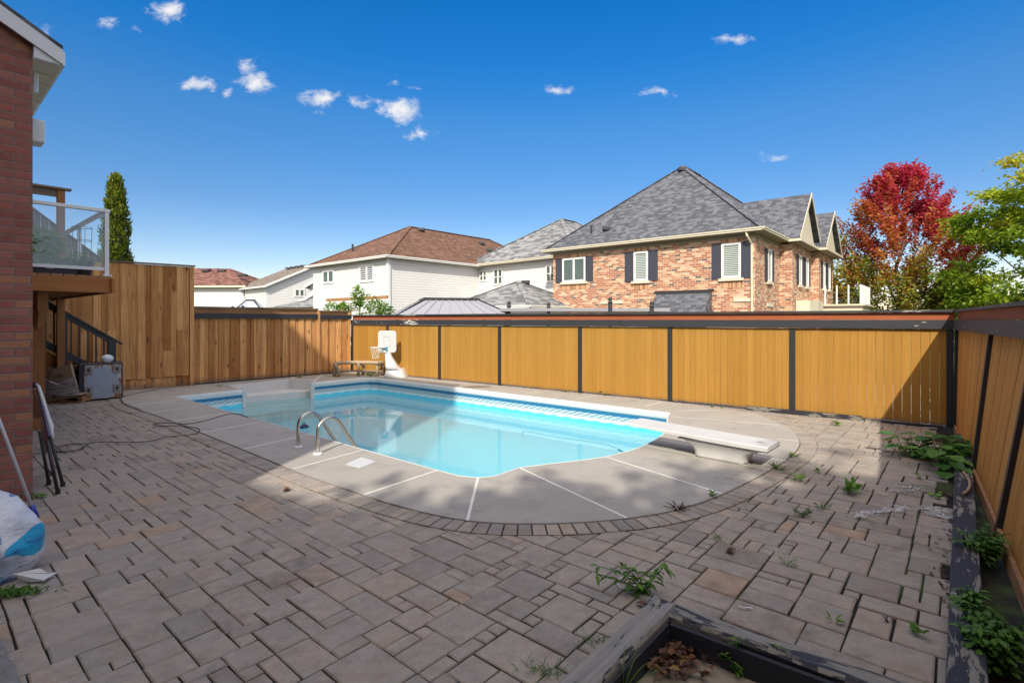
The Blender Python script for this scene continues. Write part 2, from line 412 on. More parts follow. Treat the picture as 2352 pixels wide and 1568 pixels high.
# pool liner, coping, water ----------------------------------------------------
m, t, b = newmat('pool_liner'); M['liner'] = m
c = t.mix(t.noise(t.obj(), 2.2, 4), (.08, .62, .85), (.12, .72, .92))
t.put(b.inputs['Base Color'], c); b.inputs['Roughness'].default_value = .5
m, t, b = newmat('pool_border'); M['border'] = m      # printed border of the liner: blue band, net, scallops
s_ = t.sep(t.uv()); u = s_[0]; v = s_[1]
wv = t.noise(t.comb(u, v, 0), 9, 3)
blue = t.mix(wv, (.012, .13, .28), (.03, .22, .42))
w1 = t.m('ABSOLUTE', t.m('SINE', t.m('ADD', t.m('MULTIPLY', u, 19.0), t.m('MULTIPLY', v, 48.0))))
w2 = t.m('ABSOLUTE', t.m('SINE', t.m('SUBTRACT', t.m('MULTIPLY', u, 19.0), t.m('MULTIPLY', v, 62.0))))
net = t.sstep(t.m('MINIMUM', w1, w2), .42, .22)
netc = t.mix(t.m('MULTIPLY', net, .9), (.55, .68, .72), (.02, .12, .20))
sca = t.m('ADD', -.300, t.m('MULTIPLY', t.m('ABSOLUTE', t.m('SINE', t.m('MULTIPLY', u, 9.5))), -.022))
f1 = t.sstep(v, -.172, -.168)       # above: blue
f2 = t.sstep(v, -.262, -.250)       # above: net
f3 = t.sstep(t.m('SUBTRACT', v, sca), -.006, .006)     # above scallop edge: white
c = t.mix(f3, (.08, .58, .76), (.60, .74, .77)); c = t.mix(f2, c, netc); c = t.mix(f1, c, blue)
c = t.mix(t.sstep(v, -.112, -.108), c, (.07, .30, .48)); 
t.put(b.inputs['Base Color'], c); b.inputs['Roughness'].default_value = .4
M['coping'] = plain('white_coping', (.68, .69, .69), .4, namt=.12, nscale=4, bump=.04)
m, t, b = newmat('water'); M['water'] = m
fr = t.node('ShaderNodeFresnel'); fr.inputs['IOR'].default_value = 1.26
gl = t.node('ShaderNodeBsdfGlossy'); gl.inputs['Roughness'].default_value = .015
tr0 = t.node('ShaderNodeBsdfTransparent'); tr0.inputs[0].default_value = (.74, .955, .98, 1)
df = t.node('ShaderNodeBsdfDiffuse'); df.inputs[0].default_value = (.42, .78, .78, 1)      # light scattered back by the pool water
tr = t.node('ShaderNodeMixShader'); tr.inputs[0].default_value = .42; t.l.new(tr0.outputs[0], tr.inputs[1]); t.l.new(df.outputs[0], tr.inputs[2])
h = t.noise(t.scaled(t.obj(), (1.6, 1.0, 1)), 2.4, 2)
h = t.m('ADD', h, t.m('MULTIPLY', t.noise(t.obj(), 9, 3), .22)); bm_ = t.bump(h, .13, .012); t.l.new(bm_, fr.inputs['Normal']); t.l.new(bm_, gl.inputs['Normal'])
mx = t.node('ShaderNodeMixShader'); t.l.new(fr.outputs[0], mx.inputs[0]); t.l.new(tr.outputs[0], mx.inputs[1]); t.l.new(gl.outputs[0], mx.inputs[2])
t.l.new(mx.outputs[0], t.n['Material Output'].inputs[0])
# concrete deck, pavers, soil ---------------------------------------------------
m, t, b = newmat('pool_deck_concrete'); M['deck'] = m
o = t.obj(); c = t.mix(t.noise(o, .9, 5, .6), (.29, .27, .24), (.42, .392, .352))
c = t.mix(t.m('MULTIPLY', t.sstep(t.noise(o, 3, 7, .7), .50, .70), .42), c, (.21, .195, .175))
vo = t.node('ShaderNodeTexVoronoi', feature='DISTANCE_TO_EDGE'); t.put(vo.inputs['Vector'], t.vm('ADD', o, t.scaled(t.comb(t.noise(o, 2.2, 5), t.noise(t.vm('ADD', o, (9, 4, 2)), 2.2, 5), 0), (1.2, 1.2, 0)))); vo.inputs['Scale'].default_value = .42
c = t.mix(t.m('MULTIPLY', t.m('MULTIPLY', t.sstep(vo.outputs['Distance'], .0022, .0008), t.sstep(t.noise(o, .5, 2), .50, .56)), .55), c, (.10, .09, .08))
c = t.mix(t.m('MULTIPLY', t.sstep(t.noise(o, 60, 2), .72, .76), .6), c, (.08, .07, .06))
t.put(b.inputs['Base Color'], c); b.inputs['Roughness'].default_value = .8; b.inputs['Specular IOR Level'].default_value = .3
t.put(b.inputs['Normal'], t.bump(t.noise(o, 90, 4), .25, .003))
M['joint'] = plain('white_joint', (.74, .72, .66), .7, namt=.15, nscale=8)
m, t, b = newmat('paver_stone'); M['paver'] = m
o = t.obj(); tn = t.tone()
r_ = t.node('ShaderNodeValToRGB'); el = r_.color_ramp.elements
el[0].position = 0; el[0].color = (.235, .218, .210, 1); el[1].position = 1; el[1].color = (.40, .30, .235, 1)
for p, cc in [(.25, (.30, .278, .268)), (.5, (.345, .316, .298)), (.8, (.37, .332, .308)), (.93, (.385, .328, .29))]:
    e = el.new(p); e.color = (*cc, 1)
t.put(r_.inputs[0], tn)
c = r_.outputs[0]
offv = t.comb(t.m('MULTIPLY', tn, 91.0), t.m('MULTIPLY', tn, 57.0), 0)
c = t.mix(t.noise(t.vm('ADD', o, offv), 9, 8, .75), t.mix(1, c, (.45,)*3, 'MULTIPLY'), t.mix(1, c, (1.45,)*3, 'MULTIPLY'))
c = t.mix(t.m('MULTIPLY', t.sstep(t.noise(t.vm('ADD', o, offv), 4, 4, .6), .45, .62), .45), c, t.mix(1, c, (1.12, .98, .86), 'MULTIPLY'))
c = t.mix(t.m('MULTIPLY', t.sstep(t.noise(o, 1.1, 8, .72), .52, .66), .55), c, t.mix(1, c, (.50, .47, .46), 'MULTIPLY'))   # broad stains
c = t.mix(t.m('MULTIPLY', t.sstep(t.noise(o, 45, 3, .7), .60, .70), .35), c, t.mix(1, c, (1.6, 1.6, 1.6), 'MULTIPLY'))
c = t.mix(t.m('MULTIPLY', t.sstep(t.noise(t.vm('ADD', o, (3, 7, 0)), 38, 3, .7), .60, .72), .45), c, t.mix(1, c, (.5, .5, .5), 'MULTIPLY'))
c = t.mix(t.m('MULTIPLY', t.sstep(t.noise(o, 130, 3, .6), .66, .72), .55), c, (.52, .50, .47))      # pale grit
c = t.mix(t.m('MULTIPLY', t.sstep(t.noise(o, 85, 3, .6), .64, .72), .5), c, (.05, .047, .045))     # dark grit
c = t.mix(1, c, (.96, .93, .86), 'MULTIPLY')
t.put(b.inputs['Base Color'], c); b.inputs['Roughness'].default_value = .85; b.inputs['Specular IOR Level'].default_value = .25
t.put(b.inputs['Normal'], t.bump(t.m('ADD', t.noise(o, 120, 4), t.noise(o, 18, 4)), .5, .004))
m, t, b = newmat('joint_soil'); M['soil'] = m
o = t.obj(); mo = t.sstep(t.noise(o, 1.3, 5, .6), .50, .62)
xx = t.sep(t.node('ShaderNodeNewGeometry').outputs['Position'])
reg = t.sstep(xx[0], -1.2, .6)
c = t.mix(t.m('MULTIPLY', t.m('MULTIPLY', mo, reg), .9), (.012, .010, .009), t.mix(t.noise(o, 40, 3), (.02, .035, .006), (.06, .10, .015)))
t.put(b.inputs['Base Color'], c); b.inputs['Roughness'].default_value = .95
t.put(b.inputs['Normal'], t.bump(t.noise(o, 70, 4), .8, .01))
M['lawn'] = plain('lawn_ground', (.055, .075, .025), .95, nscale=2, namt=.4)
M['bark'] = plain('bark', (.11, .085, .065), .9, nscale=12, bump=.5)
GREEN = [(0, (.020, .055, .010)), (.5, (.055, .125, .018)), (1, (.13, .22, .03))]
M['leaf_green'] = leafmat('weed_leaf', [(0, (.055, .14, .022)), (.5, (.12, .27, .04)), (.85, (.21, .38, .055)), (1, (.30, .34, .07))])
M['leaf_dark'] = leafmat('broad_leaf', [(0, (.03, .10, .025)), (.6, (.07, .21, .04)), (1, (.17, .34, .05))])
M['leaf_maple'] = leafmat('autumn_maple_leaf', [(0, (.08, .14, .02)), (.22, (.24, .32, .035)), (.38, (.50, .42, .06)), (.52, (.62, .26, .07)), (.7, (.58, .11, .07)), (.86, (.50, .045, .075)), (1, (.68, .06, .15))], trans=.5)
M['leaf_yellow'] = leafmat('yellow_green_leaf', [(0, (.07, .14, .015)), (.45, (.20, .32, .025)), (.8, (.42, .50, .035)), (1, (.60, .56, .05))], trans=.5)
M['leaf_cedar'] = leafmat('cedar_leaf', [(0, (.045, .075, .012)), (.5, (.15, .20, .022)), (1, (.36, .40, .035))], trans=.35)
M['dry'] = leafmat('dry_leaf', [(0, (.05, .028, .02)), (.5, (.12, .055, .035)), (.85, (.20, .09, .04)), (1, (.30, .2, .06))], trans=.1)

# ================================================================ SETTING
# ---- pool outline in plan (z = 0), counter-clockwise seen from above
tip = g2(403, 912.5)
near = [g2(x, y) for x, y in [(558.9, 958), (676.5, 990.9), (832.3, 1036.8), (979.8, 1077), (1004.6, 1083.8), (1053.3, 1096.7), (1096.3, 1101), (1136.4, 1097.5), (1193.7, 1077.5),
        (1256.7, 1069.5), (1342.6, 1059.4), (1391.3, 1052.3), (1448.6, 1038), (1480, 1026.5), (1508.8, 1012), (1534.5, 990.7)]]
farR = g2(1540, 950.5); farL = g2(850, 867.5)
S1 = g2(556, 896.5); S2 = g2(721, 880)
# the long near wall is straight
a0 = tip; a1 = near[3]
for i in range(3):
    d = (a1-a0).normalized(); near[i] = a0+d*((near[i]-a0).dot(d))
farside = [farR + (farL-farR)*k for k in (0, .25, .5, .75)]
cl = [farL + (farR-farL).normalized()*.35, farL + (farR-farL).normalized()*.12+(S2-farL).normalized()*.12, farL+(S2-farL).normalized()*.35]
arc = [near[-1]+Vector((.16, .55)), near[-1]+Vector((.33, 1.1))]
POOL = [tip] + near + arc + farside + cl + [S2]
STEPIN = [S2, g2(720, 875.5), g2(665, 872.8), g2(527.5, 887), S1]
POOLFULL = POOL + STEPIN[1:4] + [S1]

def fill_loops(loops, z, name, mats, kind=None, tri_holes=True, **kw):
    bm = bmesh.new(); edges = []
    for lp in loops:
        vs = [bm.verts.new((p[0], p[1], z)) for p in lp]
        for i in range(len(vs)): edges.append(bm.edges.new((vs[i], vs[(i+1) % len(vs)])))
    bmesh.ops.triangle_fill(bm, edges=edges, use_beauty=True)
    mb = MB()
    for f in bm.faces:
        pts = [v.co.copy() for v in f.verts]
        if f.normal.z < 0: pts.reverse()
        mb.face(pts, .5)
    bm.free(); return mb
# ground sheet to the horizon, with the pool pit left open
gm = fill_loops([[(-1500, -600), (1500, -600), (1500, 2500), (-1500, 2500)], POOLFULL], -.03, 'ground', M['lawn'])
tag(gm.build('ground', M['lawn']), kind='structure')

# ---- concrete pool deck
yl0, yl1 = g2(808, 854.5), g2(2190, 985.5)           # foot line of the yellow fence
bl0, bl1 = g2(439, 885.8), g2(805, 855)                # foot line of the low cedar fence
outer_front = [g2(x, y) for x, y in [(268, 903), (277, 917), (290, 933), (315.8, 942), (367.5, 958), (471, 999), (559, 1034.6), (638, 1067.5), (709, 1096), (813, 1131.8), (890, 1158),
   (980, 1182), (1040, 1194), (1100, 1202), (1160, 1205.5), (1219.5, 1206), (1290, 1205), (1365, 1201), (1441, 1194), (1515, 1183), (1589, 1164.6), (1659, 1138.7), (1713, 1112), (1767, 1082.5),
   (1806.9, 1058), (1829, 1038), (1838.6, 1020), (1830.4, 1000.4), (1811.6, 984), (1769.4, 965.3), (1740, 952)]]
front_s = chaikin(outer_front, 2)
fence_pts = [yl0+(yl1-yl0)*.62+N*.25, yl0+N*.3+B*.1, bl1+N*.25, bl0-B*.25, g2(300, 893)-B*.3]
DECK = front_s + fence_pts
dk = fill_loops([DECK, POOLFULL], .018, 'pool_deck', M['deck'])
for i, a in enumerate(DECK):                         # slab edge
    b_ = DECK[(i+1) % len(DECK)]; dk.face([V3(a, -.02), V3(b_, -.02), V3(b_, .018), V3(a, .018)])
def z2(x, y): return g2((600+x/2.24)/1.63265, (1350+y/2.24)/1.63265)
def z3(x, y): return g2((1500+x/2.138)/1.63265, (1400+y/2.138)/1.63265)
def z4(x, y): return g2((2200+x/2.613)/1.63265, (1400+y/2.613)/1.63265)
def za(x, y): return g2((x/2.851)/1.63265, (1050+y/2.851)/1.63265)
def zf(x, y): return g2((x/1.479)/1.63265, (1500+y/1.479)/1.63265)
JO = [(za(1380, 1270), za(1900, 1250)), (za(1395, 1350), za(1950, 1282)), (za(1600, 1430), za(2160, 1352)), (z2(95, 525), z2(580, 452)), (z2(345, 620), z2(845, 527)),
      (z2(692, 760), z2(1235, 637)), (z2(1125, 925), z2(1695, 769)), (z2(1715, 1145), z3(298, 790)), (z2(1085, 175), z2(1125, 146)), (z2(1295, 180), z2(1370, 122)), (z2(1705, 142), z2(1760, 102)),
      (z3(540, 1195), z3(625, 851)), (z3(962, 770), z3(1820, 1175)), (z3(1655, 682), z4(1330, 1197)), (z3(1010, 172), z3(1130, 150)), (z3(1410, 212), z3(1590, 182)),
      (z3(1960, 272), z3(2110, 232)), (z4(578, 722), z4(1795, 962)), (z4(710, 660), z4(1960, 872)), (z4(825, 432), z4(1890, 517)), (z4(1870, 655), z4(2070, 675)),
      (z4(870, 375), z4(1300, 368)), (za(1600, 1180), za(2050, 1168))]
for a, b_ in JO:
    d = (b_-a).normalized(); n = Vector((-d.y, d.x))*.013
    dk.face([V3(a-n, .0205), V3(b_-n, .0205), V3(b_+n, .0205), V3(a+n, .0205)], .5, 1)
tag(dk.build('pool_deck', [M['deck'], M['joint']]), kind='structure')

# ---- patio paving: individual stones in one structure mesh
def in_poly(p, poly):
    c = False; n = len(poly); j = n-1
    for i in range(n):
        if ((poly[i][1] > p[1]) != (poly[j][1] > p[1])) and (p[0] < (poly[j][0]-poly[i][0])*(p[1]-poly[i][1])/(poly[j][1]-poly[i][1])+poly[i][0]): c = not c
        j = i
    return c
soil = fill_loops([[(-16, -8), (9, -8), (9, 12), (2, 18), (-10, 18), (-16, 12)], POOLFULL], -.014, 's', M['soil'])
tag(soil.build('ground_bed', M['soil']), kind='structure')
pm = MB()
def stone(mb, corners, z, tone, bv=.007, h=.04):
    c = sum(corners, Vector((0, 0)))/4
    ins = []
    for p in corners:
        d = (c-p); ins.append(p+d.normalized()*bv*1.4)
    tz = [z+R(-.0012, .0012) for _ in range(4)]
    pts = [V3(p, z-h) for p in corners]+[V3(p, z-bv*.8) for p in corners]+[V3(p, tz[i]) for i, p in enumerate(ins)]
    mb.raw(pts, [(0, 1, 5, 4), (1, 2, 6, 5), (2, 3, 7, 6), (3, 0, 4, 7), (4, 5, 9, 8), (5, 6, 10, 9), (6, 7, 11, 10), (7, 4, 8, 11), (8, 9, 10, 11)], tone)
MOD = .092
PO = Vector((0, 0)); NI = 270; NJ = 200; i0 = -165; j0 = -20
occ = set()
INNER = [p for p in front_s]
deck_in = []
cent = sum(DECK, Vector((0, 0)))/len(DECK)
FENCE_N = g2(2280, 1222); FENCE_F = yl1
fdir = (FENCE_F-FENCE_N).normalized(); fnorm = Vector((fdir.y, -fdir.x))        # towards +b, away from the patio
SIZES = [(3, 3), (3, 2), (2, 2), (2, 1), (3, 1), (4, 2), (4, 3), (1, 2), (2, 3)]; WTS = [14, 22, 14, 9, 8, 10, 8, 4, 11]
rs = random.Random(11)
def visible_zone(p):
    if p.y < 1.75 or p.y > 13.5: return False
    if abs(p.x) > 1.03*p.y+.5: return False
    if (p-FENCE_N).dot(fnorm) > -.25: return False
    if in_poly(p, DECK) and all((p-q).length > .45 for q in front_s[::2]): return False
    return True
for j in range(j0, j0+NJ):
    for i in range(i0, i0+NI):
        if (i, j) in occ: continue
        c0 = BP*(i*MOD)+NP*(j*MOD)
        if not visible_zone(c0+(BP+NP)*MOD): continue
        opts = rs.choices(SIZES, WTS, k=6)+[(1, 1)]
        for (w, h_) in opts:
            if (w, h_) != (1, 1) and (c0+BP*(w*MOD)+NP*(h_*MOD)-FENCE_N).dot(fnorm) > -.13: continue
            if all((i+a, j+b_) not in occ for a in range(w) for b_ in range(h_)): break
        for a in range(w):
            for b_ in range(h_): occ.add((i+a, j+b_))
        g_ = rs.uniform(.0024, .0048); k = rs.random()
        if c0.x > 0 and c0.y < 6: g_ += rs.uniform(0, .004)
        jt = lambda: Vector((rs.uniform(-.003, .003), rs.uniform(-.003, .003)))
        p0 = c0+BP*g_+NP*g_; p1 = c0+BP*(w*MOD-g_)+NP*g_; p2 = c0+BP*(w*MOD-g_)+NP*(h_*MOD-g_); p3 = c0+BP*g_+NP*(h_*MOD-g_)
        tn = rs.betavariate(4.5, 4.5)
        if rs.random() < .035: tn = rs.uniform(.92, 1)
        stone(pm, [p0+jt(), p1+jt(), p2+jt(), p3+jt()], rs.uniform(-.0025, .0025), tn)
# soldier course along the curved deck edge, bedded on a mortar strip
L = 0; cur = None; acc_ = []
pts = front_s; step = .108; out = []
d_acc = 0; path = [pts[0]]
for a, b_ in zip(pts[:-1], pts[1:]):
    seg = (b_-a).length; d = (b_-a)/seg; s0 = step-d_acc if d_acc else step; q = s0
    while q <= seg: path.append(a+d*q); q += step
    d_acc = (seg-(q-step)) if q-step > -1e9 else 0
    d_acc %= step
def nrm(i):
    a = path[max(0, i-2)]; b_ = path[min(len(path)-1, i+2)]; d = (b_-a).normalized(); return Vector((d.y, -d.x))
for i in range(len(path)-1):
    a, b_ = path[i], path[i+1]
    if (b_-a).length < .03: continue
    na, nb = nrm(i), nrm(i+1); wd = .205
    pm.face([V3(a, .0045), V3(a+na*(wd+.003), .0045), V3(b_+nb*(wd+.003), .0045), V3(b_, .0045)], 0, 1)
    e = (b_-a)*.045
    stone(pm, [a+e+na*wd, b_-e+nb*wd, b_-e+nb*.006, a+e+na*.006], rs.uniform(.009, .012), rs.betavariate(2, 3), h=.012)
tag(pm.build('patio_paving', [M['paver'], M['soil']]), kind='structure')

# ---- swimming pool
pool = empty('swimming_pool', V3(tip, 0), 'in-ground pool with white coping and blue netted border under the diving board', 'swimming pool')
def offset_loop(poly, d, closed=True):
    n = len(poly); out = []
    for i in range(n):
        a = poly[(i-1) % n] if closed or i > 0 else poly[i]; b_ = poly[(i+1) % n] if closed or i < n-1 else poly[i]
        t_ = (b_-a).normalized(); out.append(poly[i]+Vector((t_.y, -t_.x))*d)
    return out
# border + liner walls
wb = MB(); lb = MB(); ucum = 0
for i in range(len(POOL)-1):
    a, b_ = POOL[i], POOL[i+1]
    wb.face([V3(a, -.095), V3(b_, -.095), V3(b_, -.33), V3(a, -.33)])
    lb.face([V3(a, -.33), V3(b_, -.33), V3(b_, -1.0), V3(a, -1.0)])
a, b_ = S1, tip
wb.face([V3(a, -.095), V3(b_, -.095), V3(b_, -.33), V3(a, -.33)]); lb.face([V3(a, -.33), V3(b_, -.33), V3(b_, -1.0), V3(a, -1.0)])
bo = wb.build('printed_border', M['border'], pool)
# perimeter uv
uvl = bo.data.uv_layers[0]; cum = 0
for p in bo.data.polygons:
    ids = list(p.loop_indices); vs = [bo.data.vertices[bo.data.loops[l].vertex_index].co for l in ids]
    Ls = (vs[1]-vs[0]).length
    for l, v_ in zip(ids, vs):
        first = (Vector((v_.x, v_.y))-Vector((vs[0].x, vs[0].y))).length < 1e-4
        uvl.data[l].uv = (cum if first else cum+Ls, v_.z)
    cum += Ls
# floor: shallow shelf and deep hopper as one relief sheet
o0 = (tip+near[3])/2
fm = MB(); nx, ny = 70, 50; s0, s1, t0, t1 = -1.2, 11.2, -1.6, 6.2
def fz(s_, t_):
    ds = max(0, min(1, (s_-3.8)/2.3)); de = max(0, min(1, (9.6-s_)/1.5)); dn = max(0, min(1, (t_-.1)/1.0)); df = max(0, min(1, (4.5-t_)/1.0))
    return -.88-.85*min(ds, de, dn, df)
P_ = [[V3(tip+BP*(s0+(s1-s0)*i/nx)+NP*(t0+(t1-t0)*j/ny), fz(s0+(s1-s0)*i/nx, t0+(t1-t0)*j/ny)) for i in range(nx+1)] for j in range(ny+1)]
for j in range(ny):
    for i in range(nx): fm.face([P_[j][i], P_[j][i+1], P_[j+1][i+1], P_[j+1][i]])
lb.v_off = 0
lo = lb.build('liner_wall', M['liner'], pool)
fo = fm.build('pool_floor', M['liner'], pool)
# coping: a white bullnose profile swept along the outline
cp = MB()
def sweep(mb, line, prof, closed=False):
    L_ = [offset_loop(line, d, closed) for d, z in prof]
    n = len(line)
    for k in range(len(prof)-1):
        for i in range(n if closed else n-1):
            i2 = (i+1) % n
            mb.face([V3(L_[k][i], prof[k][1]), V3(L_[k][i2], prof[k][1]), V3(L_[k+1][i2], prof[k+1][1]), V3(L_[k+1][i], prof[k+1][1])])
prof = [(.004, .019), (.003, .022), (0.0, .023), (-.014, .020), (-.024, .008), (-.030, -.03), (-.024, -.075), (-.012, -.098), (0.0, -.10)]
sweep(cp, POOL[1:-1]+[S2], prof); sweep(cp, [S1, tip, POOL[1]], prof)
cp.build('coping', M['coping'], pool, smooth=False)
# steps: white moulded unit in a recess
st = MB(); SI = STEPIN
for i in range(len(SI)-1):
    a, b_ = SI[i], SI[i+1]; st.face([V3(a, .03), V3(b_, .03), V3(b_, -1.2), V3(a, -1.2)], .5)
    nn = (b_-a).normalized(); nn = Vector((nn.y, -nn.x))*.06
    st.face([V3(a, .03), V3(b_, .03), V3(b_+nn, .03), V3(a+nn, .03)]); st.face([V3(a+nn, .03), V3(b_+nn, .03), V3(b_+nn, .0), V3(a+nn, .0)])
def lerp_line(k): return SI[3].lerp(SI[4], k), SI[1].lerp(SI[0], k)
levels = [(0, .36, -.23), (.36, .68, -.50), (.68, 1.0, -.72)]
for ka, kb, z in levels:
    a, b_ = lerp_line(ka); c_, d_ = lerp_line(kb)
    st.face([V3(a, z), V3(c_, z), V3(d_, z), V3(b_, z)] if ka else [V3(a, z), V3(c_, z), V3(d_, z), V3(SI[1], z), V3(SI[2], z)])
    st.face([V3(c_, z), V3(d_, z), V3(d_, z-.26), V3(c_, z-.26)])
nn = (S2-S1).normalized(); 
for P in (S1, S2):
    sg = 1 if P is S1 else -1
    st.box(V3(P+nn*.045*sg-B*.01*0, -.58), V3(nn*.045, 0), V3(Vector((nn.y, -nn.x))*.03, 0), (0, 0, .62))
st.build('entry_steps', M['white_plastic'], pool)
# water sheet
wl = offset_loop(POOLFULL, .004)
wm = fill_loops([wl], -.39, 'water', M['water'])
wo = tag(wm.build('water', M['water']), kind='structure')

# ================================================================ FENCES
def fence_line(a, b, t_): return a+(b-a).normalized()*t_
# ---- yellow fence along the back
yf = empty('panel_fence', V3(yl0, 0), 'sunlit mustard yellow board fence with black posts and red band behind the pool', 'fence')
Ltot = (yl1-yl0).length; yd = (yl1-yl0)/Ltot; yn = Vector((-yd.y, yd.x))      # away from the pool
def along(p): return (p-yl0).dot(yd)
posts = [along(g2(x, y)) for x, y in [(905, 860.5), (1020, 872), (1156, 885), (1336, 903), (1543, 922), (1822, 948)]]
edges_ = [0]+posts+[Ltot]
rb = random.Random(5)
for k in range(len(edges_)-1):
    a_, b2 = edges_[k]+.045, edges_[k+1]-.045
    pn = MB(); n = max(6, round((b2-a_)/.118)); w = (b2-a_)/n
    last = k >= 5
    for i in range(n):
        gap = rb.choice([.0012, .002, .003]) if not last else rb.choice([.002, .0035, .005])
        x0, x1 = a_+i*w+gap/2, a_+(i+1)*w-gap/2
        dz_ = rb.uniform(-.012, .006); off = rb.uniform(0, .004)
        pn.wallbox(yl0+yd*x0+yn*(.02+off), yl0+yd*x1+yn*(.02+off), .045+dz_, 1.5, .018, rb.random())
    pn.build('board_panel', M['yellow'], yf)
    if not last:
        bk = MB(); bk.wallbox(yl0+yd*a_+yn*.046, yl0+yd*b2+yn*.046, .05, 1.5, .014, .2); bk.build('backing_board', M['cedar'], yf)
for s_ in [0.0]+posts+[Ltot-.04]:
    p = MB(); q = yl0+yd*s_; p.wallbox(q-yd*.043, q+yd*.043, .01, 1.5, .10, .5); 
    p.build('post', M['black_post'], yf)
r1 = MB(); r1.wallbox(yl0-yd*.03-yn*.03, yl0+yd*3.0-yn*.03, 1.503, 1.645, .13); r1.build('top_rail', M['black_worn'], yf, bevel=.004)
r1 = MB()
for a_, b2 in [(3.004, 6.2), (6.204, 9.1), (9.104, Ltot+.0)]: r1.wallbox(yl0+yd*a_-yn*.03, yl0+yd*b2-yn*.03, 1.505, 1.647, .13)
r1.build('top_rail', M['black_rail'], yf, bevel=.004)
r2 = MB()
for a_, b2, t_ in [(0, 4.4, .3), (4.403, 8.0, .7), (8.003, Ltot+.02, .45)]: r2.wallbox(yl0+yd*a_+yn*.035, yl0+yd*b2+yn*.035, 1.648, 1.762, .022, t_)
r2.build('red_board', M['red'], yf)
r3 = MB()
for a_, b2 in [(-.05, 3.6), (3.603, 7.3), (7.303, Ltot+.05)]: r3.wallbox(yl0+yd*a_-yn*.02, yl0+yd*b2-yn*.02, 1.764, 1.80, .15)
r3.build('cap', M['black_cap'], yf, bevel=.004)
r4 = MB(); r4.wallbox(yl0+yd*(Ltot-2.9)-yn*.05, yl0+yd*(Ltot-1.15)-yn*.05, .002, .075, .045, .5); r4.wallbox(yl0+yd*(Ltot-1.1)-yn*.03, yl0+yd*(Ltot-.12)-yn*.03, .002, .035, .06, .5)
r4.build('foot_timber', M['timber'], yf)

# ---- right fence, leaning outwards towards the viewer
rf = empty('side_fence', V3(yl1, 0), 'shaded yellow stained fence leaning outward on the right behind the black sleeper', 'fence')
Rl = 8.6; rd = -fdir                       # from the corner towards the viewer
def lean(s_): return .028+.205*min(1.0, s_/4.7)     # outward offset at 1.65 m
def RP(s_, z, inn=0): return V3(yl1+rd*s_+fnorm*(lean(s_)*z/1.65+inn), z)
rposts = [along_ for along_ in [1.62, 3.05, 4.62, 6.2, 7.7]]
# find the distance along the fence where the photo shows its posts
def s_at(xpix, z):
    best = None
    for k in range(0, 860):
        q = RP(k*.01, z)
        if q.y > .3 and CX+F*q.x/q.y >= xpix: return k*.01
    return 0
rposts = [s_at(2272, 1.45), s_at(2352, 1.1)]; sp = rposts[1]-rposts[0]
rposts += [rposts[1]+sp, rposts[1]+2*sp, rposts[1]+3*sp]
rposts = [p for p in rposts if p < Rl]
ed = [0.03]+rposts+[Rl]
for k in range(len(ed)-1):
    a_, b2 = ed[k]+.04, ed[k+1]-.04
    if b2-a_ < .2: continue
    pn = MB(); n = max(3, round((b2-a_)/.125)); w = (b2-a_)/n
    for i in range(n):
        x0, x1 = a_+i*w+.0025, a_+(i+1)*w-.0025
        o_ = .02+rb.uniform(0, .005)
        pn.hexa([RP(x0, .04, o_), RP(x1, .04, o_), RP(x1, .04, o_+.02), RP(x0, .04, o_+.02), RP(x0, 1.5, o_), RP(x1, 1.5, o_), RP(x1, 1.5, o_+.02), RP(x0, 1.5, o_+.02)], rb.random())
    pn.build('board_panel', M['yellow_side'], rf)
for s_ in [0.06]+rposts:
    p = MB(); p.hexa([RP(s_-.04, 0, -.012), RP(s_+.04, 0, -.012), RP(s_+.04, 0, .09), RP(s_-.04, 0, .09), RP(s_-.04, 1.5, -.012), RP(s_+.04, 1.5, -.012), RP(s_+.04, 1.5, .09), RP(s_-.04, 1.5, .09)])
    p.build('post', M['black_post'], rf)
def longbar(mb, s0, s1, z0, z1, i0_, i1_, tone=.5, n=10):
    for k in range(n):
        a_, b2 = s0+(s1-s0)*k/n, s0+(s1-s0)*(k+1)/n
        mb.hexa([RP(a_, z0, i0_), RP(b2, z0, i0_), RP(b2, z0, i1_), RP(a_, z0, i1_), RP(a_, z1, i0_), RP(b2, z1, i0_), RP(b2, z1, i1_), RP(a_, z1, i1_)], tone)
q = MB(); longbar(q, .0, rposts[1]-.02, 1.503, 1.645, -.045, .1); q.build('top_rail', M['black_rail'], rf)
q = MB(); longbar(q, rposts[1]-.015, Rl, 1.47, 1.66, -.055, .1); q.build('top_rail', M['black_rail'], rf)
q = MB(); longbar(q, .0, Rl, 1.648, 1.762, .02, .045); q.build('red_board', M['red'], rf)
q = MB(); longbar(q, .0, Rl, 1.764, 1.80, -.03, .11); q.build('cap', M['black_cap'], rf)
q = MB(); longbar(q, .25, Rl, .015, .10, -.01, .016, .6); q.build('skirt_board', M['cedar_h'], rf)

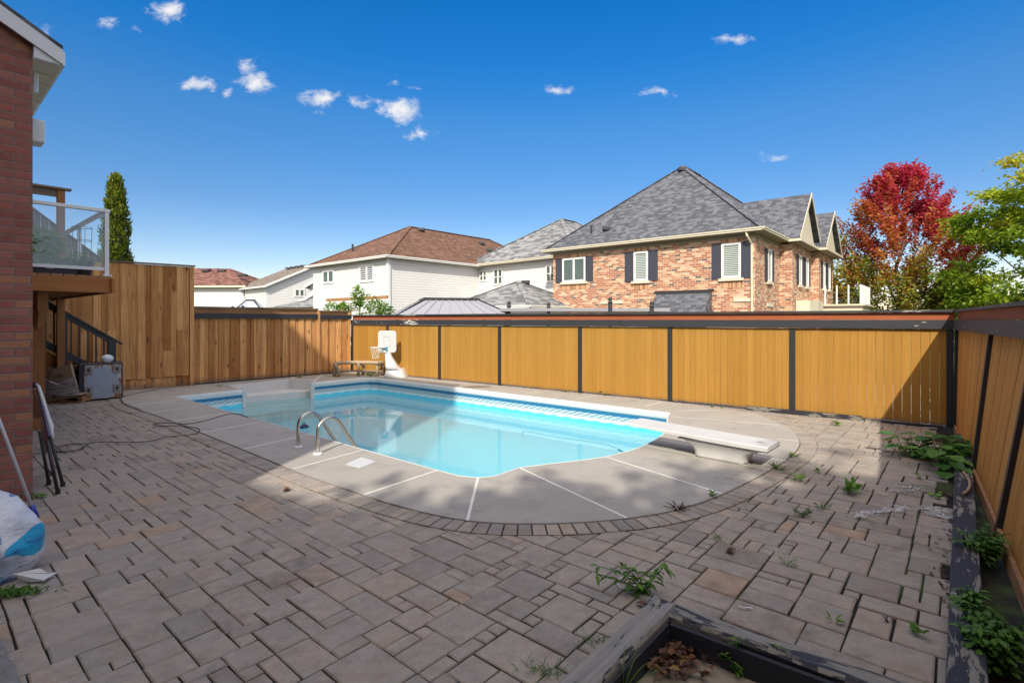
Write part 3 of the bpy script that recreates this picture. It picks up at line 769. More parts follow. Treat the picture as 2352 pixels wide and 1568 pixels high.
# ---- black sleeper edging
tm = MB()
SL0 = G(2193, 1074, .12); sd_ = NP
def sleeper(mb, a_, b2, w, h, segs=12):
    d = (Vector(b2)-Vector(a_)); L_ = d.length; d.normalize(); n = Vector((d.y, -d.x))
    for k in range(segs):
        p = Vector(a_)+d*L_*k/segs; q_ = Vector(a_)+d*L_*(k+1)/segs
        mb.hexa([V3(p, 0), V3(p+n*w, 0), V3(q_+n*w, 0), V3(q_, 0), V3(p, h), V3(p+n*w, h), V3(q_+n*w, h), V3(q_, h)])
s0v = Vector((SL0.x, SL0.y)); 
e0 = s0v - sd_*5.3; e1 = s0v + sd_*2.15
sleeper(tm, e0, e1, .14, .115, 1)
tag(tm.build('timber_edging', M['timber'], base=V3(s0v, 0), bevel=.006, uvdir=sd_), 'long black sleeper with flaking paint lying at the foot of the right fence', 'sleeper')

# ---- cedar fences at the back left
lf = empty('cedar_fence', V3(bl0, 0), 'natural cedar board fence with black band between tall screen and yellow fence', 'fence')
Ll = (bl1-bl0).length; ld = (bl1-bl0)/Ll; ln_ = Vector((-ld.y, ld.x))
s = 0
pn = MB(); s = .06; pns = [[], []]
stepx = Ll*.76
k = 0
while s < Ll-.02:
    w = rb.choice([.10, .14, .14, .15]); w = min(w, Ll-s)
    off = .0 if k % 2 else .022
    pn.wallbox(bl0+ld*s+ln_*off, bl0+ld*(s+w)+ln_*off, .03, 1.70 if s < stepx else 1.69, .018, rb.random()); s += w-.012 if k % 2 == 0 else w-.012; k += 1
pn.build('board_panel', M['cedar'], lf)
for s_ in (stepx, Ll-.05):
    q = MB(); q.wallbox(bl0+ld*(s_-.04)-ln_*.025, bl0+ld*(s_+.04)-ln_*.025, .01, 1.92, .09, .8); q.build('post', M['cedar'], lf)
q = MB(); q.wallbox(bl0-ln_*.045, bl0+ld*(stepx-.045)-ln_*.045, 1.683, 1.815, .04); q.wallbox(bl0+ld*(stepx+.045)-ln_*.045, bl0+ld*(Ll+.02)-ln_*.045, 1.67, 1.80, .04); q.build('black_band', M['black_post'], lf)
q = MB(); q.wallbox(bl0+ln_*.02, bl0+ld*stepx+ln_*.02, 1.80, 1.955, .03, .5); q.wallbox(bl0+ld*stepx+ln_*.02, bl0+ld*(Ll+.05)+ln_*.02, 1.78, 1.90, .03, .9); q.build('upper_board', M['cedar_h'], lf)
q = MB(); q.wallbox(bl0-ln_*.04, bl0+ld*stepx-ln_*.04, 1.957, 1.985, .13); q.wallbox(bl0+ld*(stepx+.01)-ln_*.04, bl0+ld*(Ll+.1)-ln_*.04, 1.902, 1.93, .13); q.build('cap', M['cedar_grey'], lf)
q = MB(); q.wallbox(bl0-ln_*.03, bl0+ld*Ll-ln_*.03, .0, .05, .05); q.build('foot_timber', M['black_post'], lf)

ts0 = g2(445, 886.5); tsd = (ts0-g2(308, 896.6)).normalized(); TL = 5.2; tsn = Vector((-tsd.y, tsd.x))
tf = empty('tall_screen', V3(ts0, 0), 'tall natural cedar privacy screen behind the black stair rail', 'fence')
k = 0; s = 0.10; pn = MB(); rb2 = random.Random(3)
while s < TL:
    w = rb2.choice([.13, .15, .18, .14]); off = 0 if k % 2 else .02
    a_ = ts0-tsd*(s+w)-tsn*(.03-off); b2 = ts0-tsd*s-tsn*(.03-off)
    cuts = [.27+rb2.uniform(-.02, .02), 2.95]
    if rb2.random() < .6: cuts.insert(1, rb2.choice([.9, 1.35, 2.3, 2.32, 1.4]))
    for c0, c1 in zip(cuts[:-1], cuts[1:]): pn.wallbox(a_, b2, c0, c1-.001, .018, rb2.random())
    s += w-.012; k += 1
pn.build('board_panel', M['cedar'], tf)
q = MB(); q.wallbox(ts0-tsd*TL+tsn*.012, ts0-tsd*.08+tsn*.012, .30, 2.94, .012, .0); q.build('backing_board', M['cedar'], tf)
q = MB(); s = .08
while s < TL:
    w = .15; q.wallbox(ts0-tsd*(s+w-.006)+tsn*.03, ts0-tsd*s+tsn*.03, .02, .6, .02, rb2.random()); s += w
q.build('lower_boards', M['cedar'], tf)
for s_ in (0.045, 1.42, 2.9, 4.3):
    q = MB(); c0 = ts0-tsd*s_; q.wallbox(c0-tsd*.045-tsn*.05, c0+tsd*.045-tsn*.05, .0, 2.95 if s_ < .1 else (2.94 if s_ < 2 else .6), .10, .75); q.build('post', M['cedar'], tf)
q = MB(); q.wallbox(ts0-tsd*TL-tsn*.06, ts0+tsd*.03-tsn*.06, 2.965, 2.995, .15); q.build('cap', M['cedar_grey'], tf)

# ================================================================ OWN HOUSE (left)
C0 = g2(75, 1147)
oh = empty('brick_house', V3(C0, 0), 'red brick house corner with white gable fascia at left edge', 'house')
hz = 4.19
q = MB(); WL = 2.3
w0 = C0; w1 = C0-NP*WL; w2 = w1-BP*9; w3 = C0-BP*9
q.prism([w1, w0, w3, w2], 0, hz, .5, ztop=[hz+WL*.5, hz, hz, hz+WL*.5])
q.build('brick_wall', M['main_brick'], oh)
# roof plane, eave along -BP, rising towards -NP
ov = .20; orake = .06; pitch = .56
def RFp(bv, nv, dz=0): p = C0+BP*bv+NP*nv; return V3(p, hz+.10-nv*pitch+dz)
q = MB(); th = .03
q.hexa([RFp(-9, ov), RFp(orake+.03, ov), RFp(orake+.03, -WL-.3), RFp(-9, -WL-.3), RFp(-9, ov, th), RFp(orake+.03, ov, th), RFp(orake+.03, -WL-.3, th), RFp(-9, -WL-.3, th)])
q.build('roof', M['shingle_slate'], oh)
q = MB()   # rake fascia board (white) and boxed return
q.hexa([RFp(orake, ov, -.14), RFp(orake+.025, ov, -.14), RFp(orake+.025, -WL, -.20), RFp(orake, -WL, -.20), RFp(orake, ov, -.004), RFp(orake+.025, ov, -.004), RFp(orake+.025, -WL, -.004), RFp(orake, -WL, -.004)])
zb_ = RFp(0, ov, -.14).z
q.raw([V3(C0+BP*orake+NP*ov, zb_), V3(C0+BP*orake, zb_), V3(C0+BP*orake, RFp(0, 0, -.13).z), V3(C0+BP*.0+NP*ov, zb_), V3(C0, zb_), V3(C0, RFp(0, 0, -.13).z)], [(0, 2, 1), (0, 1, 4, 3), (0, 3, 5, 2), (3, 4, 5)])
q.build('fascia', M['white_alu'], oh)
q = MB(); 
for k in range(30):
    a_ = -.0-k*.30; 
    q.box(V3(C0+BP*(a_-.145)+NP*(ov/2), zb_+.004), V3(BP*.142, 0), V3(NP*ov/2, 0), (0, 0, .006), .5)
q.build('soffit', M['cream'], oh)
q = MB(); q.wallbox(C0-BP*9+NP*ov, C0+BP*orake+NP*ov, zb_-.0, zb_+.13, .02); q.build('eave_fascia', M['white_alu'], oh)
q = MB(); c_ = C0-BP*1.75+NP*.15
q.box(V3(c_, ZZ(301, c_.y)), V3(BP*.13, 0), V3(NP*.15, 0), (0, 0, .13)); vb = q.build('vent_hood', M['white_alu'], oh, bevel=.01)
q = MB(); q.tube([V3(C0-BP*.35+NP*.05, zb_), V3(C0-BP*.35+NP*.05, 3.85)], .035, 8); q.build('downspout', M['white_alu'], oh)
# unseen block added to the house, its top edge placed to throw the big shadow
T_ = g2(524.7, 1116.7); K_ = g2(1062, 884.5)
sxy = Vector((SX, SY)); ZM = 9.5
mA = K_-sxy*ZM; mB = T_-sxy*ZM
main = [mB, mA, mA-B*9, mA-B*9-N*12, mB-N*2]
mB = mB+(mB-mA)*.25
q = MB(); q.prism([mB, mA, mA-B*12, mA-B*12-N*11, mB-N*4], 0, ZM); q.build('shadow_block', M['main_brick'], oh)

# ---- deck with glass rail
D0 = Vector((-6.12, 8.0)); zd = 2.28
dk_ = empty('raised_deck', V3(D0, 0), 'raised brown stained deck with white framed glass railing beside brick wall', 'deck')
DL = 6.0; DW = 1.25
q = MB(); q.wallbox(D0-NP*DW, D0, zd-.22, zd, .04, .5, side=1); q.wallbox(D0+BP*.05-NP*.02, D0+BP*.0-BP*DL-NP*.02, zd-.22, zd, .04, .5, side=-1); q.build('rim_board', M['deckwood'], dk_)
q = MB()
for k in range(9): q.wallbox(D0-NP*(k*.14+.02), D0-NP*(k*.14+.02)-BP*DL, zd, zd+.03, .13, rb.random(), side=1)
q.build('deck_boards', M['cedar_h'], dk_)
q = MB()
for k in range(15): q.wallbox(D0-BP*(.3+k*.4)-NP*DW, D0-BP*(.3+k*.4)-NP*.07, zd-.20, zd-.005, .04, .3)
q.build('joist', M['deckpost'], dk_)
pc = Vector((-7.17, 7.9)); 
for c_ in (pc,):
    q = MB(); q.box(V3(c_, (zd-.22)/2), V3(BP*.075, 0), V3(NP*.075, 0), (0, 0, (zd-.22)/2)); q.build('post', M['deckpost'], dk_)
q = MB(); q.bar(V3(pc+BP*.03, zd-.75), V3(pc+BP*.33, zd-.26), .09, .12, up=(0, 1, 0)); q.box(V3(pc+BP*.35, zd-.36), V3(BP*.10, 0), V3(NP*.06, 0), (0, 0, .14)); q.build('brace', M['deckpost'], dk_)
# rail
rt = zd+.03+1.0
def railpost(p): 
    q = MB(); q.box(V3(p, (rt+zd)/2), V3(BP*.028, 0), V3(NP*.028, 0), (0, 0, (rt-zd)/2)); q.box(V3(p, zd+.042), V3(BP*.055, 0), V3(NP*.055, 0), (0, 0, .012)); return q.build('rail_post', M['white_alu'], dk_, bevel=.004)
rp0 = D0-BP*.06-NP*.06
railpost(rp0); railpost(rp0-BP*1.9); railpost(rp0-BP*3.8)
q = MB(); q.bar(V3(rp0+NP*.04, rt), V3(rp0-NP*1.3, rt), .07, .05); q.bar(V3(rp0-BP*.04, rt), V3(rp0-BP*5.6, rt), .07, .05); q.build('handrail', M['white_alu'], dk_, bevel=.006)
q = MB(); q.bar(V3(rp0-NP*.03, zd+.14), V3(rp0-NP*1.3, zd+.14), .04, .045); q.build('bottom_rail', M['white_alu'], dk_)
m, t, b = newmat('tinted_glass'); M['rail_glass'] = m
gl = t.node('ShaderNodeBsdfGlossy'); gl.inputs['Roughness'].default_value = .03; gl.inputs[0].default_value = (.8, .85, .9, 1)
tr = t.node('ShaderNodeBsdfTransparent'); tr.inputs[0].default_value = (.84, .89, .92, 1)
mx = t.node('ShaderNodeMixShader'); mx.inputs[0].default_value = .07; t.l.new(tr.outputs[0], mx.inputs[1]); t.l.new(gl.outputs[0], mx.inputs[2]); t.l.new(mx.outputs[0], t.n['Material Output'].inputs[0])
q = MB(); q.wallbox(rp0-NP*1.28, rp0-NP*.03, zd+.16, rt-.03, .008); q.build('glass_panel', M['rail_glass'], dk_)

# planters on the deck
M['bin'] = plain('dark_plastic_tub', (.045, .045, .075), .4)
M['pot'] = plain('black_plastic_pot', (.03, .028, .027), .5)
M['label'] = plain('paper_label', (.7, .7, .7), .6)
def bush(mb, c, rx, ry, rz, n, L_, rnd, droop=.3, tlo=.2, thi=.9, mi=0):
    for _ in range(n):
        while True:
            p = Vector((rnd.uniform(-1, 1), rnd.uniform(-1, 1), rnd.uniform(-1, 1)))
            if .15 < p.length < 1: break
        q_ = Vector(c)+Vector((p.x*rx, p.y*ry, p.z*rz)); d = Vector((p.x, p.y, p.z*.5-droop)); 
        mb.leaf(q_, d+Vector((rnd.uniform(-.5, .5),)*3), (0, 0, 1), L_*rnd.uniform(.6, 1.2), L_*.55, rnd.uniform(tlo, thi), mi)
rl = random.Random(21)
tb = rp0-NP*.75-BP*.35
tub = empty('planter_tub', V3(tb, zd+.03), 'dark blue plastic tub of tomato plants behind deck glass', 'planter')
q = MB(); c_ = V3(tb, zd+.03)
w2_ = NP*.42; w1_ = BP*.16
q.hexa([V3(tb-w2_-w1_, zd+.03), V3(tb+w2_-w1_, zd+.03), V3(tb+w2_+w1_, zd+.03), V3(tb-w2_+w1_, zd+.03), V3(tb-w2_*1.1-w1_*1.1, zd+.25), V3(tb+w2_*1.1-w1_*1.1, zd+.25), V3(tb+w2_*1.1+w1_*1.1, zd+.25), V3(tb-w2_*1.1+w1_*1.1, zd+.25)])
q.build('tub', M['bin'], tub)
q = MB(); q.box(V3(tb+w1_*1.12+NP*.12, zd+.15), V3(NP*.045, 0), V3(BP*.003, 0), (0, 0, .035)); q.build('label_sticker', M['label'], tub)
q = MB(); bush(q, V3(tb-NP*.1, zd+.46), .34, .40, .28, 700, .12, rl, tlo=.45, thi=1); q.build('foliage', M['leaf_green'], tub)
def cage(base, r0, r1, h, parent):
    q = MB()
    for k in range(4):
        a_ = k*pi/2+.4; q.tube([base+Vector((cos(a_)*r0, sin(a_)*r0, 0)), base+Vector((cos(a_)*r1, sin(a_)*r1, h))], .004, 5)
    for f in (.3, .65, 1): 
        q.torus(base+Vector((0, 0, h*f)), r0+(r1-r0)*f, .0045, seg=20)
    return q.build('wire_cage', M['dark_trim'], parent)
cage(V3(tb-NP*.18, zd+.2), .08, .15, .62, tub)
pb = rp0-NP*.24-BP*.30
pot = empty('flower_pot', V3(pb, zd+.03), 'round black pot with wire tomato cage in the deck corner', 'plant pot')
q = MB(); q.lathe(V3(pb, zd+.03), [(.11, 0), (.15, .20), (.165, .20), (.165, .225), (.14, .225)], 24); q.build('pot', M['pot'], pot)
q = MB(); bush(q, V3(pb-NP*.06, zd+.29), .13, .13, .08, 90, .09, rl); q.build('foliage', M['leaf_green'], pot)
cage(V3(pb, zd+.22), .10, .125, .56, pot)

# screen frame and sloping screen at the far end of the deck
fr_ = Vector((-9.07, 10.5)); ft = ZZ(437, fr_.y)
sf = empty('screen_frame', V3(fr_, zd), 'weathered wooden frame of post and capped beam above the glass railing', 'frame')
q = MB(); q.box(V3(fr_, (ft)/2), V3(BP*.06, 0), V3(NP*.06, 0), (0, 0, ft/2-.02), .4); q.build('post', M['deckpost'], sf)
q = MB(); q.bar(V3(fr_+NP*.06, ft-.07), V3(fr_-NP*2.5, ft-.07), .05, .15, tone=.3); q.build('beam', M['cedar_grey'], sf)
q = MB(); q.bar(V3(fr_+NP*.16, ft+.025), V3(fr_-NP*2.5, ft+.025), .18, .035, tone=.8); q.build('cap', M['cedar_grey'], sf)
M['grey_board'] = wood('grey_vertical_board', (.24, .19, .17), (.33, .27, .24))
ss = empty('sloping_screen', V3(fr_-NP*1, 0), 'grey weathered board screen with sloping top behind the glass railing', 'fence')
q = MB(); a0_ = ts0-tsd*3.8+tsn*.35; sdir = tsd
def zslope(p): 
    x = CX+F*p.x/p.y; y = 478+(x-73)*(597-478)/160.0; return ZZ(y, p.y)
nb = 16; A_ = ts0-tsd*3.9+tsn*.35; B_ = ts0-tsd*1.75+tsn*.35
zA = zslope(ts0-tsd*2.96+tsn*.35); zB = zslope(B_); sl_ = (zB-zA)/(2.96-1.75)
for k in range(nb):
    s_ = 3.9-k*(2.15/nb); s2_ = s_-2.15/nb+.004
    z_a = zA+(2.96-s_)*sl_; z_b = zA+(2.96-s2_)*sl_
    q.wallbox(ts0-tsd*s_+tsn*.35, ts0-tsd*s2_+tsn*.35, 0, z_a, .02, rb.random(), za=z_b)
q.build('board_panel', M['grey_board'], ss)
q = MB(); q.bar(V3(ts0-tsd*3.9+tsn*.36, zA-.94*sl_+.02), V3(B_+tsn*.01, zB+.02), .10, .03); q.build('cap', M['cedar_grey'], ss)

# ---- stairs
sb = Vector((-8.62, 11.25)); stp = empty('stair_flight', V3(sb, 0), 'brown stair with black baluster railing below the deck', 'stairs')
slope = .72; run = 2.1
def SP(d_, z): return V3(sb-NP*d_, z)
def rz(d_): return 1.25+slope*d_
q = MB(); q.bar(SP(-.18, rz(-.18)), SP(run, rz(run)), .12, .035, tone=.5); q.build('handrail', M['black_post'], stp)
q = MB(); q.bar(SP(0, rz(0)-.07), SP(run, rz(run)-.07), .045, .10); q.build('upper_rail', M['black_post'], stp)
q = MB(); q.bar(SP(0, rz(0)-.86), SP(run, rz(run)-.86), .045, .13); q.build('lower_rail', M['black_post'], stp)
q = MB()
for k in range(1, 15):
    d_ = k*.135
    if abs(d_-.81) < .05: continue
    q.box(SP(d_, rz(d_)-.47), V3(NP*.014, 0), V3(BP*.014, 0), (0, 0, .38))
q.build('balusters', M['black_post'], stp)
for d_ in (0, .81):
    q = MB(); h = rz(d_)-.03; q.box(SP(d_, h/2), V3(NP*.065, 0), V3(BP*.065, 0), (0, 0, h/2)); q.build('newel_post', M['black_post'], stp)
q = MB()
for w_ in (.10, -1.0): q.hexa([V3(sb-BP*w_*-1*0-NP*.15-BP*.08+(-BP*0 if w_ > 0 else -BP*1.0), 0)]*0 or [SP(.1, -.0)-V3(BP*.06, 0)*1+V3(BP*0, 0), SP(.5, 0)-V3(BP*.06, 0), SP(.5, 0)-V3(BP*.10, 0), SP(.1, 0)-V3(BP*.10, 0), SP(.1, .34)-V3(BP*.06, 0), SP(.5, .62)-V3(BP*.06, 0), SP(.5, .62)-V3(BP*.10, 0), SP(.1, .34)-V3(BP*.10, 0)])
for dd in (-.06, -1.0):
    o_ = V3(BP*dd, 0); e_ = V3(BP*(dd-.04), 0); z0_ = .0
    q.hexa([SP(.42, 0)+o_, SP(run, slope*(run-.42))+o_, SP(run, slope*(run-.42))+e_, SP(.42, 0)+e_, SP(.05, .30-.27*0)+o_, SP(run, .30+slope*(run-.05))+o_, SP(run, .30+slope*(run-.05))+e_, SP(.05, .30)+e_])
q.build('stringer', M['deckwood'], stp)
for k in range(7):
    d_ = .05+k*.26; q = MB(); q.box(SP(d_+.13, .19+k*.187)-V3(BP*.53, 0), V3(NP*.14, 0), V3(BP*.47, 0), (0, 0, .018)); q.build('tread', M['cedar_h'], stp)

# ================================================================ HOUSES BEYOND
def window(parent, a, d, m_, c, z0, z1, w, panes=2, mat=None, frame=.07, shutters=None, sill=True, bars=0, proud=.0, fmat=None, shz=None):
    """a: plan point on wall, d: direction along the wall, m_: outward; c: centre along d"""
    fmat = fmat or M['white_paint']
    P = a+d*c+m_*proud
    q = MB()
    for s_ in (-1, 1): q.box(V3(P+d*s_*(w/2-frame/2)+m_*.03, (z0+z1)/2), V3(d*frame/2, 0), V3(m_*.03, 0), (0, 0, (z1-z0)/2))
    for z_ in (z0+frame/2, z1-frame/2): q.box(V3(P+m_*.03, z_), V3(d*(w/2-frame), 0), V3(m_*.029, 0), (0, 0, frame/2))
    for k in range(1, panes): q.box(V3(P+d*(-w/2+w*k/panes)+m_*.028, (z0+z1)/2), V3(d*frame*.6, 0), V3(m_*.025, 0), (0, 0, (z1-z0)/2-frame))
    if bars: q.box(V3(P+m_*.026, (z0+z1)/2), V3(d*(w/2-frame), 0), V3(m_*.02, 0), (0, 0, .025))
    o = q.build('window', fmat, parent)
    q = MB(); q.box(V3(P+m_*.012, (z0+z1)/2), V3(d*(w/2-frame), 0), V3(m_*.006, 0), (0, 0, (z1-z0)/2-frame)); q.build('pane', mat or M['glass'], o)
    if sill:
        q = MB(); q.box(V3(P+m_*.05, z0-.07), V3(d*(w/2+.12), 0), V3(m_*.06, 0), (0, 0, .06)); q.build('sill', M['sand'] if sill == 'stone' else fmat, o)
    if shutters:
        sw_, gp = shutters; sz0, sz1 = shz or (z0, z1)
        for s_ in (-1, 1):
            q = MB(); cc = P+d*s_*(w/2+gp+sw_/2)
            q.box(V3(cc+m_*.02, (sz0+sz1)/2), V3(d*sw_/2, 0), V3(m_*.015, 0), (0, 0, (sz1-sz0)/2))
            for e_ in (-1, 1): q.box(V3(cc+d*e_*(sw_/2-.03)+m_*.032, (sz0+sz1)/2), V3(d*.03, 0), V3(m_*.012, 0), (0, 0, (sz1-sz0)/2))
            for z_ in (sz0+.04, (sz0+sz1)/2, sz1-.04): q.box(V3(cc+m_*.031, z_), V3(d*(sw_/2-.06), 0), V3(m_*.010, 0), (0, 0, .04))
            n_ = int((sz1-sz0)/.06)
            for k in range(n_): q.box(V3(cc+m_*.028, sz0+.06+k*(sz1-sz0-.1)/n_), V3(d*(sw_/2-.065), 0), V3(m_*.008, 0), (0, 0, .018))
            q.build('shutter', M['shutter'], parent)
    return o
def hip_roof(parent, O, a, La, c, Lc, ze, zr, m1, m2, rmat, ov=.35, gmat=None, hipw=.16, w_off=0):
    """O corner; a: near-face direction (length La); c: depth direction (length Lc); ridge along c centred on La, hips m1 near / m2 far"""
    k = ov
    p00 = O-a*k-c*k; p10 = O+a*(La+k)-c*k; p11 = O+a*(La+k)+c*(Lc+k); p01 = O-a*k+c*(Lc+k)
    r0 = O+a*La/2+c*m1; r1 = O+a*La/2+c*(Lc-m2)
    q = MB(); zt = ze
    A, Bq, Cq, Dq, E_, F_ = V3(p00, zt), V3(p10, zt), V3(p11, zt), V3(p01, zt), V3(r0, zr), V3(r1, zr)
    for f in ([A, Bq, E_], [Bq, Cq, F_, E_], [Cq, Dq, F_], [Dq, A, E_, F_]):
        nrm_ = (f[1]-f[0]).cross(f[2]-f[0])
        if nrm_.z < 0: f = f[::-1]
        q.face(f)
    q.prism([p00, p10, p11, p01] if (p10-p00).cross(p01-p00) > 0 else [p01, p11, p10, p00], zt-.035, zt-.005)
    q2 = q.build('roof', rmat, parent)
    h = MB()
    for u_, v_ in ((A, E_), (Bq, E_), (Cq, F_), (Dq, F_), (E_, F_)):
        if (u_-v_).length > .1: h.bar(u_+Vector((0, 0, .01)), v_+Vector((0, 0, .01)), .28, .04)
    h.build('hip_caps', rmat, q2)
    g = MB(); gm_ = gmat or M['cream']
    ring = [p00, p10, p11, p01]
    for i in range(4):
        u_, v_ = ring[i], ring[(i+1) % 4]; d_ = (v_-u_).normalized(); n_ = Vector((d_.y, -d_.x))
        if n_.dot(u_-(O+a*La/2+c*Lc/2)) < 0: n_ = -n_
        g.box(V3((u_+v_)/2+n_*.045, zt-.06), V3((v_-u_)/2+d_*.0, 0), V3(n_*.045, 0), (0, 0, .06))
        g.box(V3((u_+v_)/2+n_*.105, zt-.01), V3((v_-u_)/2+d_*.1, 0), V3(n_*.014, 0), (0, 0, .03))
    g.build('gutter', gm_, parent)
    s = MB(); s.prism([p00, p10, p11, p01] if (p10-p00).cross(p01-p00) > 0 else [p01, p11, p10, p00], zt-.16, zt-.12); s.build('soffit', M['soffit'], parent)
    return q2
def vents(roof, pts):
    for p, w_, h_ in pts:
        q = MB(); q.box(Vector(p), (w_, 0, 0), (0, w_*.8, 0), (0, 0, h_)); q.build('roof_vent', M['dark_trim'], roof, bevel=.02)

# ---- mixed brick house
A1 = Vector((-.765, .644)).normalized(); C1 = Vector((A1.y, -A1.x))     # A1: left along near face, C1: away to the right/back
BH = Vector((10.7, 23.0)); ZE = 5.62; LA = 10.9
bh = empty('mixed_brick_house', V3(BH, 0), 'two-storey mottled orange brick house with slate roof and dark shutters', 'house')
nearM = -C1; rightM = -A1
LC = 13.6
poly = [BH, BH+C1*4.29, BH+C1*4.29+rightM*.58, BH+C1*8.85+rightM*.58, BH+C1*8.85+rightM*.95, BH+C1*13.4+rightM*.95, BH+C1*13.4+A1*LA, BH+A1*LA]
q = MB(); q.prism(poly, 0, 5.48); wob = q.build('brick_wall', M['mixed_brick'], bh)
apex_z = 10.62
rr = hip_roof(bh, BH+A1*LA, -A1, LA, C1, 13.4, ZE, apex_z, 5.35, 5.4, M['shingle_slate'], ov=.42)
# frieze board under the soffit on the near wall
q = MB(); q.wallbox(BH+nearM*.004, BH+A1*LA+nearM*.004, 5.30, 5.47, .03, side=1 if (Vector((-(A1).y, (A1).x))).dot(nearM) > 0 else -1); q.wallbox(BH+rightM*.004, BH+C1*4.2+rightM*.004, 5.30, 5.47, .03, side=1 if (Vector((-(C1).y, (C1).x))).dot(rightM) > 0 else -1); q.build('frieze', M['soffit'], bh)
# front gables on the right side
def gable(s0, s1, proud, zpk, ridge_back):
    c0 = BH+C1*s0+rightM*(proud+.42); c1 = BH+C1*s1+rightM*(proud+.42); mid = (c0+c1)/2
    k = .4; e0_ = c0-C1*k; e1_ = c1+C1*k; back = A1*ridge_back
    q = MB()
    for e_ in (e0_, e1_):
        f = [V3(e_, ZE), V3(mid, zpk), V3(mid+back, zpk), V3(e_+back, ZE)]
        if (f[1]-f[0]).cross(f[2]-f[0]).z < 0: f = f[::-1]
        q.face(f); q.face([p-Vector((0, 0, .05)) for p in f][::-1])
    r = q.build('gable_roof', M['shingle_slate'], bh)
    g = MB(); i_ = A1*.22
    f = [V3(e0_+C1*.5+i_, ZE-.1), V3(e1_-C1*.5+i_, ZE-.1), V3(mid+i_, zpk-.35)]
    g.face(f); g.build('gable_wall', M['cream'], r)
    h = MB()
    for e_ in (e0_, e1_): h.bar(V3(e_, ZE-.03)+V3(rightM*.02, 0), V3(mid, zpk-.03)+V3(rightM*.02, 0), .03, .16, up=(0, 0, 1))
    h.build('barge_board', M['cream'], r)
    s = MB(); s.bar(V3(e0_, ZE-.08), V3(e1_, ZE-.08), .12, .12)
    s.bar(V3(e0_, ZE-.08), V3(e0_+A1*(.42+.58), ZE-.08), .10, .12)
    s.build('gutter', M['cream'], r)
    s = MB(); s.raw([V3(e0_, ZE-.16), V3(e1_, ZE-.16), V3(e1_+A1*.9, ZE-.16), V3(e0_+A1*.9, ZE-.16)], [(0, 1, 2, 3)]); s.build('soffit', M['soffit'], r)
gable(4.29, 8.85, .58, 8.25, 5.5)
gable(8.85, 13.4, .95, 7.95, 5.5)
def on_near(x): # plan distance along A1 for pixel x
    k = (x-CX)/F; return (BH.x-k*BH.y)/(k*A1.y-A1.x)
def nz(x, y): s_ = on_near(x); return ZZ(y, (BH+A1*s_).y)
for (xl, xr, yt, yb, sx0, sx1, mat_, np_, sy) in [(1292.6, 1345.5, 592, 647, 1275.8, 1361.6, M['glass'], 2, (594, 648)), (1456.3, 1489.1, 577.5, 645, 1435.6, 1511.7, M['blinds'], 1, (576.5, 647.5)), (1657.5, 1702.4, 557.8, 638.5, 1634.2, 1726, M['blinds'], 1, (559, 638))]:
    sl1, sr1 = on_near(xl), on_near(xr); c_ = (sl1+sr1)/2; w_ = abs(sl1-sr1); xm = (xl+xr)/2
    zt_, zb2 = nz(xm, yt), nz(xm, yb); sw_ = (abs(on_near(sx0)-on_near(sx1))-w_)/2-.02
    window(bh, BH, A1, nearM, c_, zb2, zt_, w_, np_, mat_, .10, shutters=(sw_, .01), sill='stone', shz=(zb2-.02, zt_+.02))
    q = MB(); n_ = 14     # soldier courses above and below
    for zc in (zt_+.16, zb2-.30):
        for k in range(n_): q.box(V3(BH+A1*(c_-w_/2-.05+(w_+.1)*(k+.5)/n_)+nearM*.006, zc), V3(A1*((w_+.1)/n_/2-.006), 0), V3(nearM*.006, 0), (0, 0, .13), random.random())
    q.build('soldier_course', plain('soldier_brick', (.52, .29, .16), .85, tone=.5), bh)
# ground floor lintel bands just above the fence
q = MB(); s0_, s1_ = on_near(1686), on_near(1800-0) if False else on_near(1733)-0
for xl, xr, y in [(1686, 1728, 688.5), (1380, 1432, 694)]:
    a_, b2 = on_near(xl), on_near(xr); zc = nz((xl+xr)/2, y); q.box(V3(BH+A1*(a_+b2)/2+nearM*.02, zc), V3(A1*abs(a_-b2)/2, 0), V3(nearM*.03, 0), (0, 0, .08))
q.build('stone_lintel', M['sand'], bh)
# windows on the right-hand sides
def side_w(base_s, proud, lst):
    for (c_, w_, z0_, z1_) in lst:
        window(bh, BH, C1, rightM, c_, z0_, z1_, w_, 1, M['blinds'], .09, shutters=(.42, .03), sill='stone', proud=proud)
side_w(0, 0, [(2.3, .65, 3.45, 4.98)])
side_w(0, .58, [(5.9, .6, 3.45, 4.98), (7.6, .6, 3.45, 4.98)])
side_w(0, .95, [(10.2, .6, 3.45, 4.98), (11.9, .6, 3.45, 4.98)])
q = MB(); q.box(V3(BH+C1*2.4+rightM*.02, 2.35), V3(C1*.5, 0), V3(rightM*.03, 0), (0, 0, .09)); q.build('stone_lintel', M['sand'], bh)
# downspout at the corner
q = MB(); cds = BH+A1*.12+nearM*.06
q.tube([V3(BH+A1*.28+nearM*.42, ZE-.08), V3(BH+A1*.22+nearM*.40, ZE-.3), V3(cds, ZE-.65), V3(cds, 0)], .05, 8); q.build('downspout', M['cream'], bh)
